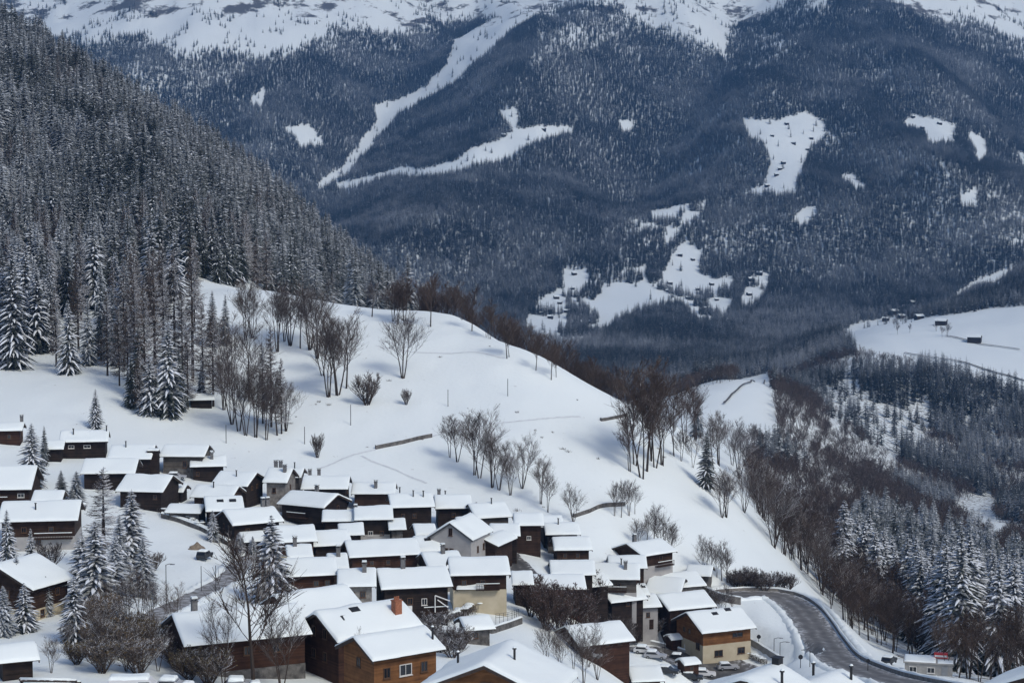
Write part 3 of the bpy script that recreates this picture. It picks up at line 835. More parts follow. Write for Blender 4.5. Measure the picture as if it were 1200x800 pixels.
    # windows on the long near wall and on the gable that shows
    if wins == 'auto':
        k = max(1, int((x1 - x0) / 3.4))
        wins = [('n', (i + .5) / k * 1.7 - .85, h - 1.55, .8, 1.0) for i in range(k) if rng.random() < .75]
        if h > 4.6: wins += [('n', (i + .5) / k * 1.7 - .85, h - 3.9, .8, 1.0) for i in range(k) if rng.random() < .6]
        wins += [('l', 0.3, h - 1.2, .8, 1.0), ('l', -0.3, h - 1.2, .8, 1.0), ('r', 0.25, h - 1.2, .8, 1.0)]
    for w in wins:
        sd_, f, z, ww, wh = w[:5]; fm = w[5] if len(w) > 5 else frame
        e = .05 if base and z < base_h else 0
        if sd_ == 'n': add_window(R, (f * (x1 - x0) / 2, y0 - .01 - e, z), 0, ww, wh, fm)
        elif sd_ == 'l': add_window(R, (x0 - .01 - e, f * DD / 2, z), -math.pi / 2, ww, wh, fm)
        else: add_window(R, (x1 + .01 + e, f * DD / 2, z), math.pi / 2, ww, wh, fm)
    if door:
        sd_, f, ww, wh, dm = door[:5]
        dz = door[5] if len(door) > 5 else 0.0
        e = .055 if base else .012
        d = MB(); d.box(-ww/2, ww/2, -.05, .02, 0, wh); o = d.build('door', M[dm], R)
        if sd_ == 'n': o.location = (f * (x1 - x0) / 2, y0 - e, dz)
        else: o.location = (x0 - e, f * DD / 2, dz); o.rotation_euler = (0, 0, -math.pi / 2 if sd_ == 'l' else 0)
        hd = MB(); hd.box(ww/2 - .2, ww/2 - .12, -.1, -.05, wh * .45, wh * .45 + .2); hd.build('handle', M['metal_dark'], o)
    if balc:
        add_balcony(R, balc[0] * (x1 - x0) / 2, balc[1] * (x1 - x0) / 2, y0, balc[2])
    info = dict(R=R, roof=roof, L=LL, D=DD, h=h, hr=hr, tp=tp, x0=x0, x1=x1, y0=y0, y1=y1, Y=y, label=label)
    HOUSES.append(info)
    return info

# --- the village, from the upper row down to the houses nearest the camera
G, B2_, P_ = 'grey', 'brick', 'pipe'
house('small brown cottage with a dark chimney at the top left edge of the village', 10, 506, 24, 8, h=3.2, wall='wood_red', chim=[(.8, .1, G)], L=6)
house('dark cottage with two pale windows and a broad overhanging roof below the young spruce', 98, 519, 46, 10, h=3.6, wall='wood_dark', L=10.5, D=7.5,
      wins=[('n', -.6, 2.3, 1.3, .7, 'frame_white'), ('n', .15, 2.3, 1.5, .7, 'frame_white'), ('l', 0, 2.2, .8, .9)], chim=[(-.45, -.5, P_), (.9, -.2, P_)])
house('low wide roof with one thin pipe beside the two-window cottage', 151, 539, 52, 2, h=3.0, D=10, chim=[(-.3, -.3, P_)], wins=[])
house('grey weathered house with one tall window beside the black stair tower', 213, 536, 54, -3, h=4.6, wall='wood_grey', D=8, wins=[('n', .1, 2.6, .9, 1.5)], chim=[])
house('low dark shed with a tall chimney, upper right of the weathered house', 244, 548, 42, 10, h=3.4, D=6.5, chim=[(.2, -.5, G)], wins=[('n', -.7, 1.6, .7, .9)])
house('low wide snowy roof just above the blank roof by the larch', 126, 556, 64, 4, h=3.0, D=9.5, wins=[])
house('broad blank roof hidden behind the tall brown larch', 163, 578, 58, -8, h=3.6, D=10.5, wins=[('n', .7, 2.3, .8, .9)])
house('large house at the left edge with one white window under the eave', 0, 575, 72, 6, h=4.6, wall='wood_brown', D=13, pitch=26, wins=[('n', .72, 3.1, 1.3, .8, 'frame_white'), ('n', -.1, 3.0, .9, .9)])
house('small low roof tucked behind the wide brown chalet', 54, 590, 36, 5, h=4.0, D=6, wins=[])
house('wide brown chalet with a balcony rail at the left edge', 44, 612, 92, 8, h=5.2, wall='wood_brown', D=11, wins=[('n', .35, 3.4, .9, 1.0), ('n', -.4, 3.4, .9, 1.0), ('n', .0, 1.2, .9, 1.0)], balc=(-.1, .95, 1.9), chim=[(-.1, -.6, P_)])
house('slender roof with a right-hand gable below the low dark shed', 247, 584, 52, -10, h=3.6, wall='wood_brown', D=7, chim=[(-.1, -.4, P_)], wins=[('n', 0, 2.4, .8, .9), ('r', 0, 3.2, .8, .9)])
house('larger dark-gabled roof just right of the slender roof', 268, 571, 46, -14, h=4.2, D=9, chim=[(.1, -.5, P_)], wins=[('r', .3, 3.2, .8, .9), ('r', -.3, 3.2, .8, .9)])
house('tall grey stone house with three chimneys at the foot of the snow field', 322, 567, 30, -8, h=6.2, wall='stone', D=8, pitch=26, chim=[(-.5, .2, G), (-.1, .2, G), (.5, -.45, G)], wins=[('n', -.2, 4.2, .8, 1.1), ('r', 0, 4.4, .8, 1.1), ('r', 0, 2.0, .8, 1.1)])
house('roof with two dark skylights behind the dark-gabled chalet', 264, 600, 44, 14, h=4.2, wall='wood_brown', D=8, skylights=[(-.2, -.5), (.45, -.5)], wins=[('n', -.6, 3, .8, .9)])
house('dark-gabled chalet in front of the roof with skylights', 303, 615, 56, 30, h=4.6, D=8.5, wall='wood_dark', chim=[(.6, .1, G), (.78, .1, G)])
house('long roof with two tall chimneys behind the cross-gabled barn', 380, 575, 56, 0, h=4.4, D=8.5, chim=[(-.75, .3, G), (-.35, .2, G)], wins=[('r', 0, 3, .8, .9)])
house('cross-gabled dark barn opening to the right in the upper row', 352, 594, 60, -28, h=4.6, D=8.5, chim=[(-.1, .4, G)], wins=[('r', .2, 3.6, .8, 1), ('r', -.3, 1.6, 1.2, 1.2)])
house('plain broad roof over a strip of brown wall above the snowy spruce', 348, 637, 48, 14, h=4.2, wall='wood_red', D=8.5, wins=[('n', .2, 3, .8, .9)])
house('plain smooth roof right of the snowy spruce, dark slot under its eave', 390, 641, 46, 16, h=3.8, D=8, wins=[])
house('shallow roof with one stout chimney in the second row', 401, 612, 48, 4, h=4.4, D=6, chim=[(.65, -.5, G)], wins=[('n', .5, 3, .8, .9)])
house('flat-fronted dark barn next to the shallow roof with the stout chimney', 438, 610, 46, 6, h=5.4, D=7.5, wins=[('n', -.2, 2.4, 1.0, .9, 'frame_white'), ('n', .5, 2.4, .8, .9)])
house('upper row roof with one grey chimney above the flat-fronted barn', 437, 580, 52, 0, h=3.6, D=7, chim=[(.1, -.7, G)], wins=[])
house('tall black wooden barn under three thin pipes in the top row', 484, 596, 52, 10, h=6.5, wall='wood_dark', D=8.5, chim=[(-.45, .2, P_), (.1, -.4, P_), (.55, -.45, P_)], wins=[('n', -.5, 4.5, .8, .9), ('n', .1, 4.5, .8, .9), ('n', .5, 2.2, .8, .9)])
house('top row roof with a chimney and a pipe beside the black barn', 532, 597, 44, 6, h=5.0, D=8, chim=[(-.7, .4, G), (-.35, .5, P_)], wins=[('n', 0, 3.4, .8, .9)])
house('last big roof of the top row with one thin pipe', 579, 608, 44, 18, h=4.8, D=9, chim=[(.2, -.2, P_)], wins=[])
house('pale grey plastered house with an arched gable window', 527, 613, 50, 70, h=7.0, wall='plaster_grey', D=8.2, L=11, pitch=33, anchor='apexL', frame='frame_brown', ov=.5,
      wins=[('l', -.0, 8.1, .75, 1.5), ('l', .22, 4.4, .8, 1.2), ('l', -.05, 4.4, .8, 1.2), ('n', -.3, 4.5, .8, 1.2), ('n', .3, 4.5, .8, 1.2)], edge='slate')
house('narrow steep roof strip squeezed between the grey house and the barns', 566, 632, 14, 68, h=5.2, L=10, D=4.5, anchor='apexL', wins=[])
house('dark barn with a boxy balcony right of the grey plastered house', 592, 629, 36, 2, h=5.6, D=6.5, wins=[('n', .3, 4, .8, .9)], balc=(-.95, -.2, 2.6))
house('deep shadowed barn at the head of the ramp', 620, 617, 36, 2, h=6.2, D=6.5, wins=[('n', 0, 3.4, .9, .8, 'frame_white')])
house('small rear roof at the right end of the barn row', 648, 619, 28, 8, h=4.5, D=6, wins=[])
house('stepped roof with one vent above the end barn', 660, 628, 42, 4, h=4.4, D=6.5, chim=[(-.2, -.3, P_)], wins=[])
house('end barn of the row with a rail fence below it', 672, 646, 46, 4, h=4.4, wall='wood_brown', D=7, wins=[('n', .3, 3, .8, .9), ('n', -.5, 3, .8, .9)])
house('very long dark barn roof in the middle of the village', 452, 653, 84, 15, h=4.6, wall='wood_red', D=8.5, wins=[('n', -.4, 3.1, .8, .9), ('n', .1, 3.1, .8, .9)])
house('short snowy roof with one skylight at the right end of the long barn', 505, 648, 30, 14, h=4.4, D=8, wins=[], skylights=[(0, -.4)])
house('brown boarded chalet with a plastered corner behind the bare tree', 366, 676, 62, 14, h=5.0, wall='wood_red', base='plaster_grey', base_h=2.0, D=8, wins=[('n', .2, 3.4, .9, 1), ('n', .7, 3.4, .9, 1), ('n', -.6, 1.2, .9, 1)])
house('small low roof with a square chimney beside the brown boarded chalet', 397, 668, 24, 10, h=4.2, D=7, chim=[(.1, -.3, G)], wins=[])
house('stone-walled cottage with a grey chimney behind the red twigs', 418, 689, 46, 5, h=4.6, wall='stone', D=7.5, chim=[(.4, -.35, G)], wins=[('n', -.3, 3, .9, 1), ('n', .4, 3, .9, 1), ('n', .1, 1, .9, 1)])
house('long dark chalet with a white garage wall and white stair rails', 489, 690, 84, 13, h=6.0, wall='wood_dark', D=9, chim=[(-.25, -.05, G)], wins=[('n', .25, 3.4, .9, 1.1, 'frame_white'), ('n', -.2, 3.6, .9, 1.1), ('n', -.55, 3.6, .9, 1.1)], balc=(.2, .98, 1.7), door=('n', -.42, 2.9, 2.7, 'plaster_white', .2))
house('peaked roof half hidden behind the long dark chalet', 524, 667, 44, 18, h=4.4, D=8, chim=[(.1, -.2, G)], wins=[('l', 0, 3, .8, .9)])
house('wide house with a brown upper floor over a cream lower wall', 563, 675, 72, 6, h=6.8, wall='wood_brown', base='plaster_cream', base_h=4.0, D=8.5, wins=[('n', .1, 5.2, .9, 1), ('n', -.6, 5.2, .9, 1)])
house('small lean roof over a stone wall in front of the cream house', 551, 692, 32, 2, h=4.2, wall='stone_dark', D=4.5, wins=[], name='outbuilding')
house('small snowy shed roof at the foot of the ramp', 613, 687, 26, 4, h=4.2, D=6, wins=[], name='shed', cat='shed')
house('low long roof behind the red-twigged shrubs', 657, 692, 62, 4, h=4.2, D=7, wins=[('n', .5, 3, .8, .9)])
house('brown-gabled chalet with a thin pole at the edge of the meadow', 774, 650, 30, 38, h=4.4, wall='wood_brown', L=10, D=9, pitch=20, chim=[(-.3, .3, G)], balc=(-.2, .9, 1.6), edge='roof_edge', wins=[('l', 0, 3.4, 1.2, .9), ('l', -.5, 2.2, .9, 1), ('n', .2, 3.2, .9, 1)], base='plaster_grey', base_h=1.8)
house('wide low roof below the brown-gabled chalet with a tall pipe', 716, 680, 68, -4, h=4.6, D=9, chim=[(.5, -.5, G), (.35, -.2, P_)], wins=[('n', .3, 3.2, .8, .9), ('r', 0, 3, .8, .9)])
house('plain back roof between the brown-gabled chalet and the wide low roof', 736, 667, 46, 0, h=3.8, D=7, wins=[])
house('small left-gabled roof above the black barn', 706, 691, 26, 28, h=3.4, D=7, wins=[])
house('black wooden barn with its gable turned to the shrubs', 738, 707, 36, 26, h=4.4, wall='wood_dark', L=8.5, D=9, pitch=24, wins=[('l', -.2, 4.0, .8, .9), ('n', 0, 3.5, .8, .9)])
house('narrow house with a greenish grey wall and one pipe', 761, 718, 20, 14, h=4.8, wall='plaster_grey', D=7, L=5.5, chim=[(.1, .1, G)], wins=[('n', 0, 3, .8, 1.0)], door=('n', .35, .9, 2, 'wood_brown', .0))
house('bluish snowy roof joined to the back of the cream and timber chalet', 812, 716, 46, 22, h=5.4, wall='wood_dark', D=9, L=11, wins=[('l', .1, 4.2, .8, .9)])
main = house('cream and honey-timber chalet beside the car park', 855, 741, 56, 24, h=6.4, wall='wood_honey', base='plaster_cream', base_h=3.4, L=12.5, D=10.5, pitch=25, ov=1.0,
      wins=[('n', .45, 4.9, 2.4, .9, 'frame_brown'), ('n', -.35, 1.6, 1.9, 1.3, 'frame_brown'), ('l', -.65, 3.0, 1.5, 1.4), ('l', 0, 5.2, .9, 1), ('l', .4, 5.2, .9, 1), ('n', .6, 1.7, 1.7, 1.3, 'frame_brown')], skylights=[(-.1, -.3), (.45, -.15)])
house('snow-buried roof of the low house above the inner bend', 800, 690, 60, 20, h=2.6, wall='stone', D=9, wins=[('r', 0, 2.4, .8, .9)])
house('small flat-looking roof beside the road wall at the village end', 818, 676, 30, -14, h=3.4, wall='stone_dark', D=6, wins=[('n', .4, 2.2, .8, .9)])
house('broad plain roof in front of the black barn, red-brown wall beneath', 712, 756, 58, 24, h=3.4, wall='wood_red', L=10.5, D=9, wins=[('n', .6, 3, .8, .9), ('n', .1, 3, .8, .9)])
house('long low shed under a smooth snow roof by the stone bank', 214, 603, 44, -8, h=2.2, D=4.2, wall='stone_dark', wins=[], name='shed', cat='shed')
house('little shed with a snowy cap below the weathered house', 204, 578, 22, -6, h=2.2, D=4, wins=[], name='shed', cat='shed')
house('little roof tucked behind the tall grey stone house', 342, 561, 22, -4, h=3.6, D=6, wins=[], chim=[(0, -.2, P_)])
house('small roof wedged below the stout-chimney roof', 412, 628, 30, 8, h=3.6, D=6, wins=[])
house('narrow roof wedged right of the flat-fronted barn', 466, 622, 16, 8, h=4.2, D=6, wins=[], wall='stone_dark')
house('small roof wedged under the black wooden barn', 548, 620, 24, 8, h=3.8, D=6, wins=[('n', 0, 2.4, .8, .9)])
house('broad snow roof right of the ramp, behind the low long roof', 672, 676, 54, 2, h=3.2, D=8, wins=[])
house('wide snow terrace roof between the brown-gabled chalet and the bend', 776, 697, 42, -16, h=2.6, D=10, wall='stone', wins=[])
house('small roof behind the round tank', 752, 700, 20, 10, h=3.2, D=6, wins=[], chim=[(.2, -.2, P_)])
house('low roof peeping up at the lower edge of the car park', 760, 800, 40, 8, h=3.0, D=6, wins=[], wall='wood_red')
house('small rear roof left of the grey plastered house', 500, 628, 26, 12, h=3.8, D=6, wins=[])
house('little roof above the brown boarded chalet', 352, 655, 30, 12, h=3.6, D=6, wins=[], chim=[(-.3, -.2, G)])
house('low shed at the meadow corner behind the snowy spruce', 300, 636, 26, 26, h=2.4, D=4.5, wins=[], name='shed', cat='shed')
house('dark shed behind the two-window cottage', 62, 528, 24, 8, h=2.8, D=5, wins=[], name='shed', cat='shed')
# bottom row
house('great near roof at the bottom with an orange timber gable', 567, 780, 0, 74, h=6.0, wall='wood_honey', L=10.5, D=12.5, pitch=23, anchor='apexL', chim=[(-.1, -.3, P_), (.15, .75, P_)], ov=1.0, thick=.5, wins=[('l', 0, 6.4, 1.2, 1.2), ('l', .35, 4.8, 1.2, 1.2), ('l', -.35, 4.8, 1.2, 1.2)])
house('timber chalet with a red brick chimney near the bottom', 447, 746, 0, 38, h=6.6, wall='wood_red', L=12.5, D=8.6, pitch=27, chim=[(.62, -.62, 'brick_big')], ov=.8, thick=.45, wins=[('l', .3, 6.6, .9, 1.2), ('l', -.3, 6.6, .9, 1.2), ('l', .3, 3.8, .9, 1.2), ('l', -.3, 3.8, .9, 1.2)], skylights=[(-.2, -.25), (-.5, -.5)], balc=None)  # both skylight boxes stand for dark patches where roof snow slid off
house('lower orange front wing of the brick-chimney chalet', 480, 769, 0, 36, Y=186, h=4.2, wall='wood_honey', L=9.5, D=6.5, pitch=24, chim=[(.85, -.8, P_)], wins=[('n', .0, 2.2, 1.6, 1.3, 'frame_white'), ('n', -.6, 2.2, .9, 1.2), ('n', .6, 2.2, .9, 1.2), ('l', 0, 3, .9, 1.1)])
house('rear roof of the near chalets, brown gable turned left', 388, 724, 0, 38, h=5.4, wall='wood_red', L=11, D=8.5, pitch=27, wins=[('l', .2, 5, .9, 1.1), ('l', -.3, 5, .9, 1.1)])
house('broad roof seen through the bare tree, one dark chimney at its crest', 292, 752, 0, 24, h=5.2, wall='wood_red', base='stone_dark', base_h=1.4, L=15.5, D=10.5, pitch=22, chim=[(-.62, .2, G)], wins=[('l', .2, 4, .9, 1.1), ('n', -.5, 3.6, .9, 1.1), ('n', 0, 3.6, .9, 1.1), ('n', .5, 3.6, .9, 1.1)])
house('near roof sloping out of the frame at the left edge', -8, 662, 0, 66, h=5.0, wall='wood_brown', L=9, D=11.5, pitch=24, anchor='apexL')
house('small shed roof in the bottom left corner', 22, 778, 0, 24, h=2.6, wall='wood_dark', L=4.6, D=4.2, pitch=24, name='shed', cat='shed', wins=[])
house('near brown-gabled roof with a dark chimney at the bottom right', 872, 796, 0, 52, Y=150, h=6.0, wall='wood_brown', L=6.5, D=9.5, pitch=22, anchor='apexL', chim=[(.85, .0, 'stub'), (-.2, -.5, P_)], ov=.9)
house('near roof with two stove pipes by the road at the bottom right', 989, 786, 0, 48, Y=160, h=6.0, wall='wood_brown', L=8, D=10, pitch=22, anchor='apexR', chim=[(.7, -.3, P_), (.85, .6, P_)], ov=.9)
house('roof corner rising out of the bottom right corner', 1222, 788, 0, 50, Y=150, h=6.0, wall='wood_brown', L=10, D=13, pitch=24, anchor='apexL', chim=[(.3, .6, P_)], ov=.9)

# ------------------------------------------------------------------ trees
def spruce_mesh(seed, H, R, gap, nb, segs, snow_share, clear=0.06, droop=0.55, sw=0.72):
    r = random.Random(seed)
    tr, cr, sn = MB(), MB(), MB()
    lean = r.uniform(-.02, .02)
    tr.tube([(0, 0, -1.2), (lean * H * .3, 0, H * .35), (lean * H * .7, 0, H * .7), (lean * H, 0, H)], [H * .014 + .05, H * .011 + .03, .07, .015], 6)
    z = H * clear
    while z < H * .985:
        f = (z - H * clear) / (H * (1 - clear))
        rad = R * (1 - f) ** .78 * (.82 + .36 * r.random()) + .12
        if f < .12: rad *= .75 + 2 * f
        n = max(4, int(round(nb * (1 - .45 * f))))
        a0 = r.random() * 6.28
        for k in range(n):
            if r.random() < .07: continue
            a = a0 + 2 * math.pi * (k + .6 * r.random()) / n
            l = rad * (.66 + .5 * r.random())
            ca, sa = math.cos(a), math.sin(a)
            zz = z + r.uniform(-.3, .3) * gap
            dr = droop * (.7 + .6 * r.random()) * (1 - .75 * f); up = .12 + .55 * f
            wmax = min(l * (.15 + .08 * r.random()) + .08, .55)
            prof = [.25, 1.0, .85, .55, .08] if segs == 4 else ([.35, 1.0, .1] if segs == 2 else [.3, 1, .65, .08])
            row, srow = [], []
            for s in range(segs + 1):
                t = s / segs
                rr = l * t
                dz = l * (up * t - (dr + up * .6) * t * t)
                w = wmax * prof[s] * (.7 + .6 * r.random())
                w2 = wmax * prof[s] * (.7 + .6 * r.random())
                cx, cy = lean * zz + rr * ca, rr * sa
                row.append(((cx + sa * w - .25 * w * ca, cy - ca * w - .25 * w * sa, zz + dz - .5 * w), (cx, cy, zz + dz + .02), (cx - sa * w2 - .25 * w2 * ca, cy + ca * w2 - .25 * w2 * sa, zz + dz - .5 * w2)))
                q = sw * min(1, .55 + .5 * r.random())
                lift = .05 + .05 * l
                srow.append(((cx + sa * w * q, cy - ca * w * q, zz + dz - .28 * w * q + .03), (cx, cy, zz + dz + lift * (prof[s] + .1)), (cx - sa * w2 * q, cy + ca * w2 * q, zz + dz - .28 * w2 * q + .03)))
            def put(mb, rows):
                n0 = len(mb.v)
                for q3 in rows: mb.v += list(q3)
                for s in range(len(rows) - 1):
                    b0_ = n0 + 3 * s
                    mb.f += [(b0_, b0_ + 3, b0_ + 4, b0_ + 1), (b0_ + 1, b0_ + 4, b0_ + 5, b0_ + 2)]; mb.m += [0, 0]
            put(cr, row)
            if r.random() < snow_share:
                i0 = 0 if r.random() < .5 else 1
                put(sn, srow[i0:])
        z += gap * (.8 + .4 * r.random()) * (1 - .35 * f)
    return tr, cr, sn

def limb(mb, p, d, l, r0, r, segs=2, bend=.25, k=3, m=0, r1=.35):
    pts, rad = [p], [r0]
    d = np.array(d, float)
    for s in range(segs):
        d = d + np.array([r.uniform(-1, 1), r.uniform(-1, 1), r.uniform(-.4, 1)]) * bend
        d /= np.linalg.norm(d)
        pts.append(pts[-1] + d * l / segs)
        rad.append(r0 * (1 - (1 - r1) * (s + 1) / segs))
    mb.tube(pts, rad, k, m)
    return pts

def bare_mesh(seed, H, stems, spread, nbr=13, ntw=9, nsub=4, tw=.026, leaf=0.0, low=.28):
    """A leafless tree: stems, boughs, branches and twigs, all tapered."""
    r = random.Random(seed)
    tr, cr = MB(), MB()
    for s in range(stems):
        a = 6.28 * (s + r.random() * .6) / stems
        ln = spread * (.25 + .55 * r.random()) if stems > 1 else spread * .12
        h = H * (.78 + .25 * r.random())
        d = np.array([math.cos(a) * ln, math.sin(a) * ln, 1.0]); d /= np.linalg.norm(d)
        base = np.array([math.cos(a) * .25 * (stems > 1), math.sin(a) * .25 * (stems > 1), 0])
        pts = [base - d * .9 * np.array([0, 0, 1]), base]
        R0 = H * .006 + .05 if stems > 1 else H * .011 + .05
        rad = [R0 * 1.1, R0]
        for q in range(5):
            d = d + np.array([r.uniform(-1, 1), r.uniform(-1, 1), .9]) * .10; d /= np.linalg.norm(d)
            pts.append(pts[-1] + d * h / 5); rad.append(R0 * (1 - .17 * (q + 1)))
        tr.tube(pts, rad, 5)
        for b in range(nbr):
            f = low + (1 - low) * (b + r.random()) / nbr
            i = min(5, 1 + int(f * 5)); tt = f * 5 - int(f * 5) if i < 6 else 1
            p = pts[i] * (1 - tt) + pts[min(i + 1, 6)] * tt
            aa = r.random() * 6.28; up = .75 + .9 * r.random()
            dd = np.array([math.cos(aa), math.sin(aa), up]); dd /= np.linalg.norm(dd)
            l = H * (.27 * (1 - f) + .085) * (.7 + .6 * r.random()) * (1 + .4 * spread)
            bp = limb(cr, p, dd, l, .022 + .035 * (1 - f), r, 3, .16, 3)
            for t_ in range(ntw):
                g = .3 + .7 * (t_ + r.random()) / ntw
                j = min(2, int(g * 3)); q0 = bp[j] + (bp[j + 1] - bp[j]) * (g * 3 - j if g < 1 else 1)
                d2 = dd + np.array([r.uniform(-1, 1), r.uniform(-1, 1), r.uniform(-.2, .9)]) * .85; d2 /= np.linalg.norm(d2)
                tp_ = limb(cr, q0, d2, l * (.42 + .3 * r.random()), tw, r, 2, .2, 3)
                for u_ in range(nsub):
                    q1 = tp_[r.randrange(1, 3)]
                    d3 = d2 + np.array([r.uniform(-1, 1), r.uniform(-1, 1), r.uniform(-.2, .8)]) * .9; d3 /= np.linalg.norm(d3)
                    e = limb(cr, q1, d3, l * (.2 + .16 * r.random()), tw * .75, r, 1, .1, 3)
                    if leaf and r.random() < leaf:
                        for _ in range(3):
                            c = e[0] + (e[-1] - e[0]) * r.random()
                            s3 = .05 + .05 * r.random(); v1 = np.array([r.gauss(0, 1) for _ in range(3)]); v1 *= s3 / np.linalg.norm(v1); v2 = np.array([r.gauss(0, 1) for _ in range(3)]); v2 *= s3 / np.linalg.norm(v2)
                            cr.quad([c - v1, c - v2, c + v1, c + v2], 1)
    return tr, cr

def larch_mesh(seed, H, R, n=170, ntw=11):
    r = random.Random(seed)
    tr, cr = MB(), MB()
    tr.tube([(0, 0, -1), (0, 0, H * .4), (r.uniform(-.2, .2), 0, H * .75), (r.uniform(-.2, .2), 0, H)], [H * .012 + .06, H * .009 + .04, .07, .02], 6)
    for i in range(n):
        f = (i + r.random()) / n
        z = H * (.16 + .83 * f)
        l = (R * (1 - f) ** .7 + .25) * (.55 + .6 * r.random())
        a = r.random() * 6.28
        d = np.array([math.cos(a), math.sin(a), -.12 + .55 * f]); d /= np.linalg.norm(d)
        bp = [np.array([0, 0, z])]
        for s in range(3):
            dd = d + np.array([0, 0, (-.22, -.05, .3)[s]]); bp.append(bp[-1] + dd * l / 3)
        cr.tube(bp, [.05, .045, .04, .025], 3)
        for t_ in range(ntw):
            g = .15 + .85 * (t_ + r.random()) / ntw
            j = min(2, int(g * 3)); q = bp[j] + (bp[j + 1] - bp[j]) * min(1, g * 3 - j)
            sd_ = 1 if t_ % 2 else -1
            d2 = np.array([-d[1] * sd_, d[0] * sd_, 0]) * .8 + d * .6 + np.array([0, 0, r.uniform(-.75, .1)])
            d2 /= np.linalg.norm(d2)
            limb(cr, q, d2, l * (.25 + .28 * r.random()) * (1.15 - .5 * g), .042, r, 1, .15, 3, r1=.5)
    return tr, cr

KINDS = {}
def add_kind(key, parts): KINDS[key] = parts
for i in range(5):
    H = 17 + i * 1.6
    t, c, s = spruce_mesh(100 + i, H, 3.8 + .25 * (i % 3), .66, 12, 4, .66)
    add_kind(f'snowy{i}', dict(H=H, trunk=t.mesh('trunk', M['bark']), crown=c.mesh('crown', M['needles']), snow=s.mesh('snow_load', M['tree_snow'], True)))
for i in range(4):
    H = 18 + i * 1.5
    t, c, s = spruce_mesh(140 + i, H, 3.5 + .2 * (i % 3), .58, 12, 4, .24, sw=.5)
    add_kind(f'dusted{i}', dict(H=H, trunk=t.mesh('trunk', M['bark']), crown=c.mesh('crown', M['needles_frost']), snow=s.mesh('snow_load', M['tree_snow'], True)))
for i in range(4):
    H = 18 + i
    t, c = larch_mesh(180 + i, H, 2.7 + .3 * (i % 2))
    add_kind(f'larch{i}', dict(H=H, trunk=t.mesh('trunk', M['bark']), crown=c.mesh('crown', M['larch_twig'])))
for i in range(5):
    H = 13 + i * .7
    t, c = bare_mesh(220 + i, H, (1, 3, 4, 2, 5)[i], (.7, .35, .4, .3, .45)[i], (24, 13, 11, 16, 9)[i])
    add_kind(f'bare{i}', dict(H=H, trunk=t.mesh('trunk', M['bark']), crown=c.mesh('crown', M['twig'])))
for i in range(4):
    H = 13 + i * .8
    t, c = bare_mesh(260 + i, H, (1, 2, 3, 2)[i], (.5, .2, .22, .25)[i], (22, 15, 12, 15)[i], 9, 4, .034)
    add_kind(f'brown{i}', dict(H=H, trunk=t.mesh('trunk', M['bark']), crown=c.mesh('crown', M['twig_brown'])))
for i in range(3):
    H = 4.5
    t, c = bare_mesh(300 + i, H, 9, .95, 12, 6, 4, .024, leaf=.22, low=.04)
    add_kind(f'olive{i}', dict(H=H, trunk=t.mesh('trunk', M['bark']), crown=c.mesh('crown', [M['twig'], M['olive_leaf']])))
for i in range(2):
    H = 5.5
    t, c = bare_mesh(320 + i, H, 7, .7, 11, 6, 4, .026, leaf=.3, low=.08)
    add_kind(f'red{i}', dict(H=H, trunk=t.mesh('trunk', M['bark']), crown=c.mesh('crown', [M['twig_brown'], M['red_leaf']])))
for i in range(2):
    H = 3.2
    t, c = bare_mesh(340 + i, H, 8, .8, 9, 6, 3, .022, low=.05)
    add_kind(f'bush{i}', dict(H=H, trunk=t.mesh('trunk', M['bark']), crown=c.mesh('crown', M['twig'])))

NTREE = [0]
def tree(kind, pos, h, label, group, name='spruce_tree', cat='tree', wide=1.0):
    k = KINDS[kind]
    s = h / k['H']
    R = root(name, (pos[0], pos[1], pos[2] - .1), rng.random() * 6.28)
    R.scale = (s * wide, s * wide, s)
    link('trunk', k['trunk'], R)
    c = link('crown', k['crown'], R)
    if 'snow' in k: link('snow_load', k['snow'], c)['kind'] = 'stuff'
    tag(R, label, cat, group)
    NTREE[0] += 1
    return R
def pick(prefix):
    return rng.choice([k for k in KINDS if k.rstrip('0123456789') == prefix])
def tree_px(prefix, u, v, hpx, label, group=None, name='spruce_tree', wide=1.0, ymin=112, cat='tree', idx=None):
    p = hit(u, v, ymin)
    return tree(prefix + str(idx) if idx is not None else pick(prefix), p, hpx * p[1] / F, label, group, name, cat, wide)

BT, LT = 'bare_tree', 'larch_tree'
ORD = ['leftmost', 'second', 'third', 'fourth', 'fifth', 'sixth', 'seventh', 'eighth', 'ninth', 'tenth', 'eleventh', 'twelfth', 'thirteenth', 'fourteenth', 'fifteenth']
def ordinal(i, n):
    return 'leftmost' if i == 0 else ('rightmost' if i == n - 1 else ORD[i] + ' from the left')
def tree_row(prefix, spots, what, where, group, name, wide=1.0, cat='tree'):
    """Trees of one row or clump, named by their order in it."""
    sp = sorted(spots)
    for i, s_ in enumerate(sp):
        o = ordinal(i, len(sp))
        lab = f'{o} {what} {where}' if 'from' not in o else f'{what} {where}, {o}'
        tree_px(prefix, s_[0], s_[1], s_[2], lab, group, name, wide, cat=cat, idx=s_[3] if len(s_) > 3 else None)
